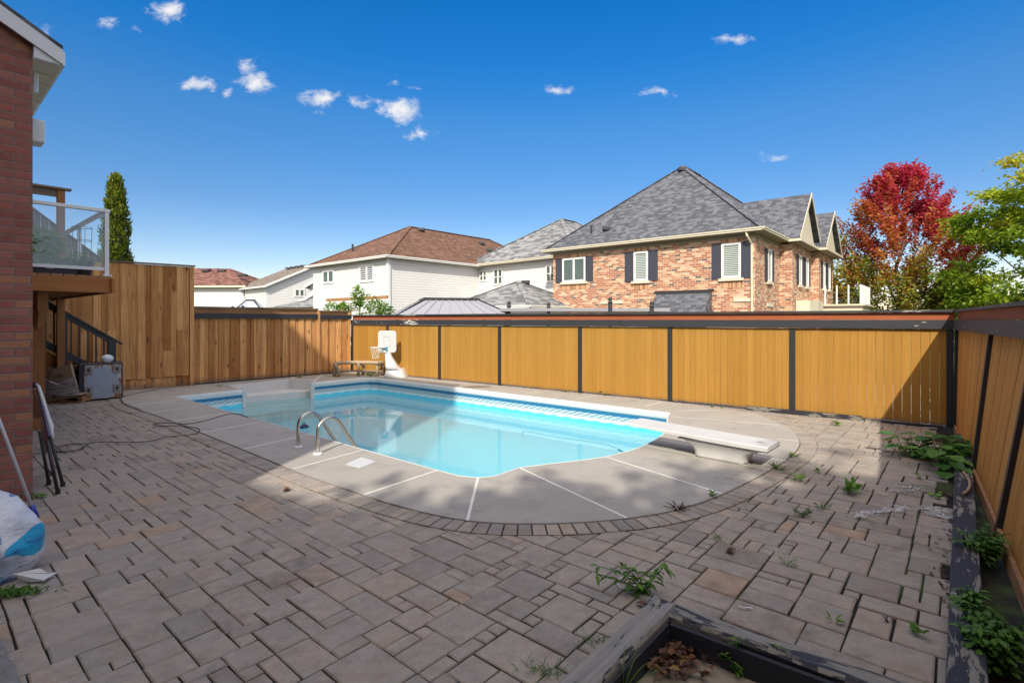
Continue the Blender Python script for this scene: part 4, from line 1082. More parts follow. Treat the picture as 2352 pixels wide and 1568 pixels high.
# lean-to roof over a bay on the near wall
s_l, s_r = on_near(1509), on_near(1635); zt_ = nz(1572, 669)
q = MB(); out_ = 1.3; drop = 1.35
a_, b2 = BH+A1*s_l, BH+A1*s_r
f = [V3(a_+nearM*.01, zt_), V3(b2+nearM*.01, zt_), V3(b2+nearM*out_, zt_-drop), V3(a_+nearM*out_, zt_-drop)]
if (f[1]-f[0]).cross(f[2]-f[0]).z < 0: f = f[::-1]
q.face(f); q.face([p-Vector((0, 0, .06)) for p in f][::-1])
for e_ in (a_, b2): q.face([V3(e_, zt_), V3(e_+nearM*out_, zt_-drop), V3(e_, zt_-drop)], .2)
br = q.build('bay_roof', M['shingle_slate'], bh)
q = MB(); q.box(V3((a_+b2)/2+nearM*.03, zt_+.02), V3(A1*abs(s_l-s_r)/2*1.08, 0), V3(nearM*.03, 0), (0, 0, .025)); q.box(V3((a_+b2)/2+nearM*.09, zt_-.07), V3(A1*abs(s_l-s_r)/2, 0), V3((nearM*.09).x, (nearM*.09).y, -.07) if False else V3(nearM*.05, -.05), (0, 0, .012)); q.build('flashing', M['dark_trim'], br)
# porch with white railings on the right side
q = MB()
pA = BH+C1*5.0+rightM*.60; pB = BH+C1*8.6+rightM*.60
q.prism([pA, pA+rightM*.6+C1*.1, pA+rightM*.75+C1*1.4, pB+rightM*.6, pB], 1.9, 2.62); pc0 = BH+C1*9.0+rightM*.97
q.prism([pc0, pc0+rightM*2.0, pc0+rightM*2.0+C1*3.6, pc0+C1*3.6], 1.2, 2.40)
q.box(V3(pc0+rightM*1.0+C1*1.8, 2.45), V3(rightM*1.12, 0), V3(C1*1.95, 0), (0, 0, .05))
po = q.build('porch', M['cream'], bh)
q = MB()
for k in range(4): q.box(V3(pc0+rightM*(.25+k*.55)+C1*.12, 3.02), V3(rightM*.035, 0), V3(C1*.035, 0), (0, 0, .52))
for k in range(9): q.box(V3(pc0+rightM*1.95+C1*(.12+k*.42), 3.02), V3(rightM*.04, 0), V3(C1*.06, 0), (0, 0, .50))
q.build('porch_railing', M['white_paint'], po)
q = MB()
for k in range(3):
    cc = V3(pc0+rightM*(.52+k*.55)+C1*.12, 2.98); q.torus(cc, .22, .018, (C1.x, C1.y, 0)); q.torus(cc-Vector((0, 0, .3)), .12, .015, (C1.x, C1.y, 0))
q.build('iron_scrolls', M['dark_trim'], po)
# roof vents
def roof_pt(x, y, O, a, c, La, m1, ze, zr, ov):
    """point on the near slope of a hip roof under pixel x, y"""
    # plane through eave line and apex
    e0_ = V3(O-a*ov-c*ov, ze); e1_ = V3(O+a*(La+ov)-c*ov, ze); ap = V3(O+a*La/2+c*m1, zr)
    n_ = (e1_-e0_).cross(ap-e0_).normalized(); ray = Vector(((x-CX)/F, 1, (HY-y)/F)); o_ = Vector((0, 0, EYE))
    t_ = (e0_-o_).dot(n_)/ray.dot(n_); return o_+ray*t_
for x, y, w_, h_ in [(1393, 529, .20, .10), (1566, 393, .20, .10)]:
    p = roof_pt(x, y, BH+A1*LA, -A1, C1, LA, 5.35, ZE, apex_z, .42); vents(rr, [(p+Vector((0, 0, .1)), w_, h_)])
p = roof_pt(1358, 536, BH+A1*LA, -A1, C1, LA, 5.35, ZE, apex_z, .42)
q = MB(); q.tube([p, p+Vector((0, 0, .45))], .06, 8); q.build('vent_pipe', M['dark_trim'], rr)

# ---- white house with brown roof
A2 = Vector((-.749, .663)).normalized(); C2 = Vector((A2.y, -A2.x)); WH = Vector((-7.33, 31.0)); L2 = 9.0; D2 = 17.5; ZE2 = ZZ(588, 31)
wh = empty('white_house', V3(WH, 0), 'white sided two-storey house with brown hip roof and vented ridge', 'house')
q = MB(); q.prism([WH, WH+C2*D2, WH+C2*D2+A2*L2, WH+A2*L2], 0, ZE2-.14); q.build('siding_wall', M['siding'], wh)
r2_ = hip_roof(wh, WH+A2*L2, -A2, L2, C2, D2, ZE2, 8.35, 5.0, 4.2, M['shingle_brown'], ov=.35, gmat=M['white_paint'])
q = MB(); q.box(V3(WH, ZE2/2), V3(A2*.09, 0), V3(C2*.09, 0), (0, 0, ZE2/2-.08)); q.build('corner_trim', M['white_alu'], wh)
def onl(P0, A_, x): k = (x-CX)/F; return (P0.x-k*P0.y)/(k*A_.y-A_.x)
def win_px(house, P0, A_, m_, xl, xr, yt, yb, **kw):
    a_, b2 = onl(P0, A_, xl), onl(P0, A_, xr); c_ = (a_+b2)/2; Yc = (P0+A_*c_).y
    return window(house, P0, A_, m_, c_, ZZ(yb, Yc), ZZ(yt, Yc), abs(a_-b2), **kw)
win_px(wh, WH, A2, -C2, 826.5, 860, 608, 648, panes=2, mat=M['louvre'], frame=.12, sill=False)
win_px(wh, WH, A2, -C2, 742, 768, 620, 651, panes=2, mat=M['glass'], frame=.12, sill=False)
q = MB(); p = roof_pt(810, 577, WH+A2*L2, -A2, C2, L2, 5.0, ZE2, 8.35, .35); q.tube([p, p+Vector((0, 0, .5))], .07, 8); q.build('vent_pipe', M['dark_trim'], r2_)
def roof_side(x, y, O, a, c, La, m1, ze, zr, ov):
    e0_ = V3(O+a*(La+ov)-c*ov, ze); e1_ = V3(O+a*(La+ov)+c*8, ze); ap = V3(O+a*La/2+c*m1, zr)
    n_ = (e1_-e0_).cross(ap-e0_).normalized(); ray = Vector(((x-CX)/F, 1, (HY-y)/F)); o_ = Vector((0, 0, EYE))
    return o_+ray*((e0_-o_).dot(n_)/ray.dot(n_))
for x, y in ((967, 531), (1106, 562), (1124, 578)):
    p = roof_side(x, y, WH+A2*L2, -A2, C2, L2, 5.0, ZE2, 8.35, .35); vents(r2_, [(p+Vector((0, 0, .12)), .24, .10)])

# ---- white house with pale grey roof, and its garage
GH = Vector((3.7, 30.75)); A3 = Vector((-3.1-3.7, 37.5-30.75)).normalized(); C3 = Vector((A3.y, -A3.x)); L3 = 9.6; ZE3 = ZZ(612, 37.6)
gh = empty('grey_roof_house', V3(GH, 0), 'white sided house with pale grey hip roof between brown roofed and brick houses', 'house')
q = MB(); q.prism([GH, GH+C3*11, GH+C3*11+A3*L3, GH+A3*L3], 0, ZE3-.14); q.build('siding_wall', M['siding'], gh)
r3_ = hip_roof(gh, GH+A3*L3, -A3, L3, C3, 11, ZE3, ZE3+3.35, 4.6, 4.8, M['shingle_grey'], ov=.4, gmat=M['cream'])
win_px(gh, GH, A3, -C3, 1102, 1119, 621, 646, panes=2, bars=1, mat=M['glass'], frame=.09, sill=False)
win_px(gh, GH, A3, -C3, 1134, 1155.5, 617, 654.5, panes=2, bars=1, mat=M['glass'], frame=.10, sill=False)
win_px(gh, GH, A3, -C3, 1254, 1277, 608, 648, panes=2, bars=1, mat=M['glass'], frame=.10, sill=False)
GA = Vector((.87, 27.0)); ga = empty('garage', V3(GA, 0), 'low garage with pale grey shingle hip roof left of the brick house', 'garage')
LG, DG = 5.8, 5.4; zg = ZZ(702, 27.0)
q = MB(); q.prism([GA, GA+C1*DG, GA+C1*DG+A1*LG, GA+A1*LG], 0, zg-.14); q.build('wall', M['siding'], ga)
rg = hip_roof(ga, GA+A1*LG, -A1, LG, C1, DG, zg, zg+1.55, 2.65, 2.65, M['shingle_grey'], ov=.35, gmat=M['white_paint'])
vents(rg, [(V3(GA+A1*2.6+C1*3.0, zg+1.5), .25, .10)])
q = MB(); q.tube([V3(GA+A1*.1-C1*.3, zg-.1), V3(GA+A1*.2-C1*.1, zg-.35), V3(GA+A1*.2-C1*.05, zg-.7)], .05, 8); q.build('downspout', M['cream'], ga)

# ---- far houses on the left
FA = Vector((-28.5, 54.0)); fa = empty('red_roof_house', V3(FA, 0), 'distant house with mottled dark red hip roof above the cedar fence', 'house')
ZF = ZZ(656, 54); q = MB(); Lx, Ly = 15, 9
ax = Vector((-1, .06)).normalized(); cx = Vector((-ax.y*-1, 0)); ax = Vector((-.998, .06)); ax.normalize(); cx = Vector((ax.y, -ax.x))
FA = Vector(((560-CX)/F*54, 54.0))
q.prism([FA, FA+cx*Ly, FA+cx*Ly+ax*Lx, FA+ax*Lx], 0, ZF-.14); q.build('siding_wall', M['siding'], fa)
q = MB(); ov = .5
e = [V3(FA-ax*ov-cx*ov, ZF), V3(FA+ax*(Lx+ov)-cx*ov, ZF), V3(FA+ax*(Lx+ov)+cx*(Ly+ov), ZF), V3(FA-ax*ov+cx*(Ly+ov), ZF)]
r0 = V3(FA+ax*4.2+cx*Ly/2, ZZ(606.5, 54)+.0); r1 = V3(FA+ax*9.5+cx*Ly/2, ZZ(606.5, 54)+.1)
for f in ([e[0], e[1], r1, r0], [e[1], e[2], r1], [e[2], e[3], r0, r1], [e[3], e[0], r0]):
    if (f[1]-f[0]).cross(f[2]-f[0]).z < 0: f = f[::-1]
    q.face(f)
rfa = q.build('roof', M['shingle_red'], fa)
q = MB(); q.bar(e[0]-Vector((0, 0, .1)), e[1]-Vector((0, 0, .1)), .15, .18); q.build('gutter', M['cream'], fa)
vents(rfa, [(V3(FA+ax*4.6+cx*3.6, r0.z-.35), .4, .14), (V3(FA+ax*6.4+cx*3.6, r0.z-.3), .4, .14), (V3(FA-ax*.2+cx*1.5+ax*1.2, ZF+1.2), .4, .12)])
def gabled(name, label, O, a, c, La, Lc, ze, rise, rmat, ov=.4, wmat=None):
    """gable end faces -c... ridge runs along c; the end wall lies along a"""
    h = empty(name, V3(O, 0), label, 'house'); wmat = wmat or M['siding']
    q = MB(); q.prism([O, O+c*Lc, O+c*Lc+a*La, O+a*La] if a.cross(c) < 0 else [O, O+a*La, O+a*La+c*Lc, O+c*Lc], 0, ze)
    m0 = V3(O+a*La/2, ze+rise); m1 = V3(O+a*La/2+c*Lc, ze+rise)
    q.face([V3(O, ze), V3(O+a*La, ze), m0]); q.face([V3(O+c*Lc, ze), V3(O+a*La+c*Lc, ze), m1]); q.build('siding_wall', wmat, h)
    q = MB(); k = ov; sl2 = rise/(La/2); zr = ze+rise+.06
    for sg in (0, 1):
        e0_ = O-a*k if sg == 0 else O+a*(La+k); zz = ze-sl2*k+.06
        f = [V3(e0_-c*k, zz), V3(O+a*La/2-c*k, zr), V3(O+a*La/2+c*(Lc+k), zr), V3(e0_+c*(Lc+k), zz)]
        if (f[1]-f[0]).cross(f[2]-f[0]).z < 0: f = f[::-1]
        q.face(f); q.face([p-Vector((0, 0, .08)) for p in f][::-1])
    r = q.build('roof', rmat, h)
    q = MB()
    for sg in (0, 1):
        e0_ = O-a*k if sg == 0 else O+a*(La+k); q.bar(V3(e0_-c*(k+.03), ze-sl2*k-.03), V3(O+a*La/2-c*(k+.03), zr-.09), .05, .2)
        q.bar(V3(e0_-c*k, ze-sl2*k-.02), V3(e0_+c*(Lc+k), ze-sl2*k-.02), .12, .14)
    q.build('fascia', M['white_paint'], r); return h, r
# gabled white house: gable end looks right, ridge runs back-left
FC = Vector(((611-CX)/F*50, 50.0)); ga_dir = Vector((.80, .60)); gc_dir = Vector((-.60, .80)); 
gc_dir = Vector((-.72, .69)).normalized(); ga_dir = Vector((gc_dir.y, -gc_dir.x)).normalized()
h3, r_3 = gabled('tan_roof_house', 'distant white gabled house with tan shingle roof and small dark windows', FC, ga_dir, gc_dir, 9.4, 7.0, ZZ(654, 50), 2.2, M['shingle_tan'])
wm_ = -gc_dir
P0 = FC; 
def wpx(house, P0, A_, m_, xl, xr, yt, yb, **kw): return win_px(house, P0, A_, m_, xl, xr, yt, yb, **kw)
wpx(h3, FC, ga_dir, -gc_dir, 676, 700, 663, 682, panes=2, mat=M['glass'], frame=.14, sill=False)
wpx(h3, FC, gc_dir, -ga_dir, 553, 566, 664, 684, panes=2, mat=M['glass'], frame=.12, sill=False)
for k in range(4): vents(r_3, [(V3(FC+ga_dir*4.4+gc_dir*(1.6+k*1.2), ZZ(654, 50)+2.25), .3, .08)])
FD = Vector(((712-CX)/F*44, 44.0)); h4, r_4 = gabled('pale_gabled_house', 'sliver of pale house with small gable between the tan and brown roofs', FD, Vector((.98, .2)).normalized(), Vector((-.2, .98)).normalized(), 6.0, 6, ZZ(652, 44), 1.9, M['shingle_grey'])
FE = Vector(((655-CX)/F*40, 40.0)); h5 = empty('low_grey_roof', V3(FE, 0), 'low grey shingled roof peeking over the cedar fence before the white houses', 'garage')
q = MB(); q.prism([FE, FE+Vector((4.2, 0)), FE+Vector((4.2, 5)), FE+Vector((0, 5))], 0, ZZ(706, 40)-.1); q.build('wall', M['siding'], h5)
q = MB(); e = [V3(FE+Vector((-.9, -.5)), ZZ(706, 40)), V3(FE+Vector((4.6, -.5)), ZZ(706, 40)), V3(FE+Vector((4.6, 5.5)), ZZ(706, 40)), V3(FE+Vector((-.9, 5.5)), ZZ(706, 40))]
r0 = V3(FE+Vector((3.2, 2.4)), ZZ(672, 42))
for i in range(4):
    f = [e[i], e[(i+1) % 4], r0]
    if (f[1]-f[0]).cross(f[2]-f[0]).z < 0: f = f[::-1]
    q.face(f)
q.build('roof', M['shingle_grey'], h5)
FG = Vector(((686-CX)/F*38, 38.0)); h6, r_6 = gabled('small_dormer_house', 'tiny brown gable peeking up before the tan roofed house', Vector(((688-CX)/F*42, 42.0)), Vector((1, .0)), Vector((0, 1)), 2.6, 3, ZZ(694, 42), .75, M['shingle_brown'], ov=.25)

# gazebos and finial posts beyond the fence
def metal_roof(name, label, x0, x1, ytop, ybot, Y, mat_, topw=.42, cat='gazebo'):
    g = empty(name, ((x0+x1)/2*0+((x0+x1)/2-CX)/F*Y, Y, 0), label, cat)
    xc = ((x0+x1)/2-CX)/F*Y; hw = (x1-x0)/2/F*Y; zt_, zb2 = ZZ(ytop, Y), ZZ(ybot, Y); D_ = hw*.9
    q = MB(); tw = hw*topw; td = D_*topw; Yc = Y+D_
    A_ = [Vector((xc-hw, Yc-D_, zb2)), Vector((xc+hw, Yc-D_, zb2)), Vector((xc+hw, Yc+D_, zb2)), Vector((xc-hw, Yc+D_, zb2))]
    zt2 = EYE+(HY-ytop)/F*(Yc-td)
    T2 = [Vector((xc-tw, Yc-td, zt2)), Vector((xc+tw, Yc-td, zt2)), Vector((xc+tw, Yc+td, zt2)), Vector((xc-tw, Yc+td, zt2))]
    Rz = Matrix.Rotation(.28, 3, 'Z'); cc = Vector((xc, Yc, 0))
    A_ = [Rz @ (p-cc)+cc for p in A_]; T2 = [Rz @ (p-cc)+cc for p in T2]
    for i in range(4):
        n = 9
        for k in range(n):
            f0, f1 = k/n, (k+1)/n
            a_, b2 = A_[i].lerp(A_[(i+1) % 4], f0), A_[i].lerp(A_[(i+1) % 4], f1); c_, d_ = T2[i].lerp(T2[(i+1) % 4], f1), T2[i].lerp(T2[(i+1) % 4], f0)
            q.face([a_, b2, c_, d_], .5)
            q.bar(a_+Vector((0, 0, .015)), d_+Vector((0, 0, .015)), .04, .03)
    r = q.build('roof', mat_, g)
    q = MB(); up = Vector((0, 0, .07)); q.hexa([p+Vector((0, 0, .03)) for p in T2]+[p+Vector((0, 0, .12)) for p in T2]); q.build('roof_cap', M['dark_trim'], r)
    q = MB()
    for i in range(4): q.bar(A_[i], T2[i]+Vector((0, 0, .03)), .06, .05)
    q.build('ridge_trim', M['dark_trim'], r)
    for i in range(4):
        q = MB(); p = cc+(A_[i]-cc)*.88; q.box((p.x, p.y, zb2/2), (.06, 0, 0), (0, .06, 0), (0, 0, zb2/2+.05)); q.build('post', M['dark_trim'], g)
    return g
M['metal_grey'] = plain('grey_metal_roof', (.30, .30, .34), .35, namt=.08, bump=0)
M['metal_blue'] = plain('pale_blue_fabric', (.5, .54, .66), .6, bump=0)
metal_roof('gazebo', 'grey ribbed metal gazebo roof just above the yellow fence', 880, 1150, 690, 723, 21, M['metal_grey'], .5)
metal_roof('gazebo', 'small pale blue canopy roof behind the cedar fence', 541, 588, 692, 706, 30, M['metal_blue'], .4)
def finial(x, ytop, Y, label):
    X = (x-CX)/F*Y; zt_ = ZZ(ytop, Y); g = empty('finial_post', (X, Y, 0), label, 'post', 'black finial posts beyond the fence')
    q = MB(); q.box((X, Y, (zt_-.18)/2), (.055, 0, 0), (0, .055, 0), (0, 0, (zt_-.18)/2)); q.build('shaft', M['dark_trim'], g)
    q = MB(); q.lathe((X, Y, zt_-.18), [(.08, 0), (.08, .03), (.04, .05), (.065, .09), (.065, .13), (.03, .17), (.005, .18)], 12); q.build('finial', M['dark_trim'], g, smooth=True)
for x, y, Y, lab in [(1169, 691, 17, 'black finial post in front of the garage roof'), (1260, 694, 17, 'short black finial post at the garage corner'), (1401.5, 682, 16, 'tallest black finial post before the orange brick wall'), (1497, 691, 16, 'black finial post touching the bay roof'),
                 (534, 702, 24, 'left black spike above the cedar fence'), (558, 701, 24, 'right black spike above the cedar fence')]:
    finial(x, y, Y, lab)
q = MB(); q.box(((1330-CX)/F*18, 18.2, ZZ(713, 18)), (2.7, 0, 0), (0, 1.6, 0), (0, 0, .05)); 
fr2 = empty('shade_roof', ((1330-CX)/F*18, 18.2, 0), 'flat grey pergola cover beyond the yellow fence under the brick house', 'pergola')
q.build('cover', M['metal_grey'], fr2)
for dx in (-2.5, 2.5):
    q = MB(); q.box(((1330-CX)/F*18+dx, 18.2, 1), (.06, 0, 0), (0, .06, 0), (0, 0, .98)); q.build('post', M['dark_trim'], fr2)
# grapevine pergola
pg = empty('pergola_beam', ((820-CX)/F*24, 24, 0), 'cedar pergola beam with post in front of white siding', 'pergola')
q = MB(); q.bar(((751-CX)/F*24.5, 24.5, ZZ(689, 24.5)), ((890-CX)/F*23, 23, ZZ(682, 23)), .10, .13, tone=.5); q.build('beam', M['cedar_h'], pg)
q = MB(); x_ = (786-CX)/F*24.2; q.box((x_, 24.2, ZZ(700, 24.2)/2), (.1, 0, 0), (0, .1, 0), (0, 0, ZZ(700, 24.2)/2+.1)); q.build('post', M['cedar'], pg)

# ================================================================ TREES AND PLANTS
def tree(name, label, base, H, crown, leafm, n_leaf, L_, rnd, tonef, trunk_h=1.5, limbs=9, clumps=60, group=None, cat='tree', gap=.55, lift=0, flat=.7, shoot=0):
    """crown(f)-> radius at height fraction f; leaves grow in clumps at limb ends"""
    b0 = Vector(base); g = empty(name, b0, label, cat, group)
    tk = MB(); rad = H*.014
    main = [b0+Vector((sin(k*1.3)*.05*k, cos(k*1.7)*.05*k, H*.9*k/8)) for k in range(9)]
    tk.tube(main, [rad*(1.25-.13*k) for k in range(9)], 9)
    cl = []
    for k in range(clumps):
        f = rnd.uniform(0.02, 1)**1.15; a_ = rnd.uniform(0, 2*pi); rr_ = crown(f)*(rnd.uniform(.25, 1)**.5)
        z = b0.z+trunk_h+(H-trunk_h)*f; c = Vector((b0.x+cos(a_)*rr_, b0.y+sin(a_)*rr_, z)); cl.append((c, f, rr_))
        if k % max(1, clumps//(limbs*4)) == 0:
            zz = max(trunk_h*.8, (z-b0.z)-rr_*.9-.3); st_ = Vector((b0.x, b0.y, b0.z+min(zz, H*.85))); mid = (st_+c)/2+Vector((0, 0, -.1*rr_))
            tk.tube([st_, mid, c], [rad*.45, rad*.28, rad*.08], 6)
    tk.build('trunk', M['bark'], g)
    cm_ = MB(); tk2 = MB()
    per = n_leaf//clumps
    for c, f, rr_ in cl:
        cr = gap*(.75+.5*rnd.random())*(1.15-.45*f); tb_ = tonef(c, f, rnd)
        ang = atan2(c.y-b0.y, c.x-b0.x); sdir_ = Vector((cos(ang)*.55*min(1, rr_/2), sin(ang)*.55*min(1, rr_/2), 1)).normalized()
        if shoot: tk2.tube([c-sdir_*cr*shoot*.8, c+sdir_*cr*shoot*.8], [.02, .006], 4)
        for _ in range(per):
            v = Vector((rnd.gauss(0, .5), rnd.gauss(0, .5), rnd.gauss(0, .5)*flat))*cr*(1 if not shoot else .42)
            if shoot: v += sdir_*rnd.uniform(-1, 1)*cr*shoot
            p = c+v
            d = Vector((rnd.uniform(-1, 1), rnd.uniform(-1, 1), rnd.uniform(-.8, .5)+lift)); 
            cm_.leaf(p, d, Vector((rnd.uniform(-.6, .6), rnd.uniform(-.6, .6), 1)), L_*rnd.uniform(.7, 1.3), L_*.8, min(1, max(0, tb_+rnd.gauss(0, .09))))
    if tk2.f: tk2.build('shoots', M['bark'], g)
    cm_.build('crown', leafm, g); return g
rt_ = random.Random(99)
YM = 34.0; XM = (2068-CX)/F*YM; HM = ZZ(398, YM)
def cr_maple(f):
    P_ = [(0, 4.1), (.3, 4.3), (.5, 3.9), (.68, 3.2), (.85, 2.2), (1.0, .5)]
    for (a_, x_), (b_, y_) in zip(P_[:-1], P_[1:]):
        if f <= b_: return x_+(y_-x_)*(f-a_)/(b_-a_)
    return .9
def tn_maple(c, f, r):
    side = (c.x-XM)/4.5
    return (.10+.34*f/.40+.10*side+r.gauss(0, .09)) if f < .40 else min(.97, .58+.5*(f-.40)+.14*side+r.gauss(0, .10))
tree('maple_tree', 'autumn maple turning crimson at the top beside brick house', (XM, YM, 0), HM, cr_maple, M['leaf_maple'], 40000, .18, rt_, tn_maple, trunk_h=.8, clumps=330, gap=.80, lift=.45, flat=1.0, shoot=1.15)
YG = 25.0; XG = (2508-CX)/F*YG
tree('maple_tree', 'bright yellow-green maple cut off by the right edge', (XG, YG, 0), 10.6, lambda f: 5.6*(sin(pi*min(1, .22+.72*f)))**.7, M['leaf_yellow'], 38000, .19, rt_, lambda c, f, r: .30+.5*f+r.gauss(0, .18), trunk_h=1.0, clumps=230, gap=.75, flat=.45)
YB = 44
for xp, H_, w_, lab in [(2240, 3.6, 3.0, 'low dark green tree right of the crimson maple'), (2330, 4.0, 3.0, 'low green tree under the yellow-green maple'), (1945, 7.6, 2.4, 'orange tinged tree between brick house and crimson maple')]:
    Yb = YB if xp > 2000 else 38
    tree('background_tree', lab, ((xp-CX)/F*Yb, Yb, 0), H_, lambda f, w_=w_: w_*(sin(pi*min(1, .3+.62*f)))**.7, M['leaf_maple'] if xp < 2000 else M['leaf_green'], 3500, .2, rt_,
         (lambda c, f, r: .12+.25*f+r.gauss(0, .1)) if xp < 2000 else (lambda c, f, r: .3+r.gauss(0, .15)), trunk_h=.4, clumps=50, gap=.8)
# columnar cedar behind the tall screen
YC = 16.0; XC = (266-CX)/F*YC; HC = ZZ(405, YC)
g = empty('cedar_tree', (XC, YC, 0), 'tall narrow green cedar rising behind the tall cedar screen', 'tree')
q = MB(); q.tube([(XC, YC, 0), (XC, YC, HC*.6), (XC, YC, HC*.97)], [.12, .06, .01], 8); q.build('trunk', M['bark'], g)
q = MB()
def cr_c(f): return .62*(1-f)**.48*(1 if f > .05 else .8)
core = []
for k in range(9):
    f = k/8; core.append((max(.01, cr_c(f)*.72), .5+(HC-.6)*f))
q.lathe((XC, YC, 0), core, 14, tone=0)
for k in range(1500):
    f = rt_.random()**1.05; a_ = rt_.uniform(0, 2*pi); bmp = .82+.30*mnoise.noise(Vector((cos(a_)*1.6, sin(a_)*1.6, f*9)))
    rr_ = cr_c(f)*bmp*rt_.uniform(.78, 1.08); c = Vector((XC+cos(a_)*rr_, YC+sin(a_)*rr_, .4+(HC-.45)*f))
    tn = .15+.6*rt_.random()
    for _ in range(7):
        d = Vector((cos(a_)*.55+rt_.gauss(0, .3), sin(a_)*.55+rt_.gauss(0, .3), 1.0+rt_.gauss(0, .35)))
        p = c+Vector((rt_.gauss(0, .035), rt_.gauss(0, .035), rt_.gauss(0, .06)))
        q.leaf(p, d, (cos(a_), sin(a_), .2), .13*rt_.uniform(.6, 1.2), .05, min(1, max(0, tn+rt_.gauss(0, .12))))
q.build('crown', M['leaf_cedar'], g)
# grapevine shrub
g = empty('grape_vine', ((825-CX)/F*19.5, 19.5, 0), 'leafy light green vine rising above the fence before the white house', 'shrub')
q = MB(); 
for xp, yp, rx, rz in [(765, 712, .32, .25), (790, 708, .3, .2), (822, 682, .18, .42), (838, 700, .45, .42), (868, 706, .4, .28), (884, 712, .3, .2)]:
    bush(q, ((xp-CX)/F*19.5, 19.5, ZZ(yp, 19.5)), rx, .4, rz, 220, .13, rt_, droop=.0, tlo=.45, thi=1)
q.build('foliage', M['leaf_green'], g)
q = MB()
for xp in (800, 825, 850): q.tube([((825-CX)/F*19.5, 19.5, 0), ((xp-CX)/F*19.5, 19.5, 1.2), ((xp-CX)/F*19.5, 19.5, 2.3)], [.04, .03, .01], 6)
q.build('stem', M['bark'], g)
# behind the viewer: the tree that dapples the deck, and an added block shading the patio
def shadow_src(p, z): return Vector((p[0]-SX*z, p[1]-SY*z, z))
nbx = empty('shade_block', (1, -8, 0), 'unseen house-shaped block behind the viewer added to shade the patio', 'house')
q = MB(); q.prism([Vector((-4.3, -12)), Vector((6, -12)), Vector((6, -4)), Vector((-4.3, -4))], 0, 6.6); q.build('wall', M['siding'], nbx)
q = MB(); q.hexa([Vector((-4.3, -12, 6.61)), Vector((6, -12, 6.61)), Vector((6, -4, 6.61)), Vector((-4.3, -4, 6.61)), Vector((-2, -8.2, 9.0)), Vector((4, -8.2, 9.0)), Vector((4, -7.9, 9.0)), Vector((-2, -7.9, 9.0))]); q.build('roof', M['shingle_slate'], nbx)
q = MB(); q.raw([Vector((-6.6, -4.01, 6.4)), Vector((-2.6, -4.01, 6.6)), Vector((-4.7, -4.01, 7.85)), Vector((-6.6, -7, 6.4)), Vector((-2.6, -7, 6.6)), Vector((-4.7, -7, 7.85))], [(0, 1, 2), (3, 5, 4), (0, 3, 4, 1), (1, 4, 5, 2), (2, 5, 3, 0)]); q.build('gable', M['siding'], nbx)  # wedge added to shape the left edge of the patio shade
rsd = random.Random(4)
def shade_crown(name, label, base, H, spots):
    g = empty(name, base, label, 'tree'); b0 = Vector(base)
    q = MB(); q.tube([b0, b0+Vector((0, 0, H*.5)), b0+Vector((0, 0, H*.9))], [.2, .15, .04], 8)
    cm_ = MB()
    for (x, y, r) in spots:
        zc = rsd.uniform(.72, 1.0)*H; src = shadow_src((x, y), zc); 
        # slide the spot along the sun ray to the tree's own distance
        k = (src.y-b0.y)/SY; src = shadow_src((x, y), zc+k)
        q.tube([b0+Vector((0, 0, H*.45)), (b0+Vector((0, 0, H*.55))+src)/2, src], [.08, .05, .02], 5)
        r = r*.95
        for _ in range(int(75*r*r/.16)+6):
            p = src+Vector((rsd.gauss(0, .55)*r, rsd.gauss(0, .4)*r, rsd.gauss(0, .25)*r)); cm_.leaf(p, (rsd.uniform(-1, 1), rsd.uniform(-1, 1), rsd.uniform(-1, .5)), (rsd.uniform(-1, 1), 0, 1), .17, .15, rsd.random())
    q.build('trunk', M['bark'], g); cm_.build('crown', M['leaf_green'], g)
def P(x, y): v = g2(x, y); return (v.x, v.y)
spots = [(*P(1400, 1165), .40), (*P(1230, 1175), .35), (*P(1180, 1160), .42), (*P(1265, 1140), .35), (*P(1150, 1215), .45), (*P(1300, 1200), .5), (*P(1085, 1165), .28), (*P(1040, 1215), .35), (*P(1245, 1100), .16), (*P(1310, 1115), .10),
         (*P(1440, 1190), .45), (*P(1500, 1150), .32), (*P(1560, 1125), .30), (*P(1640, 1105), .35), (*P(1600, 1170), .4), (*P(1700, 1085), .22), (*P(1570, 1070), .12), (*P(1455, 1095), .12),
         (*P(880, 1145), .10), (*P(925, 1165), .16), (*P(985, 1180), .20), (*P(960, 1135), .08), (*P(900, 1100), .07), (*P(800, 1125), .08), (*P(745, 1165), .14), (*P(660, 1165), .16), (*P(850, 1195), .28), (*P(740, 1215), .35), (*P(600, 1185), .4),
         (*P(1740, 1140), .5), (*P(1850, 1090), .4), (*P(1880, 1150), .5), (*P(1990, 1110), .35), (*P(1960, 1180), .6), (*P(1810, 1055), .16), (*P(1930, 1040), .12), (*P(950, 1240), .45), (*P(1120, 1270), .5), (*P(1300, 1270), .55), (*P(1480, 1250), .55), (*P(1660, 1220), .6), (*P(1820, 1230), .6), (*P(500, 1240), .5)]
shade_crown('shade_tree', 'large tree behind the viewer that dapples the pool deck', (-.6, -3.2, 0), 7.6, spots)

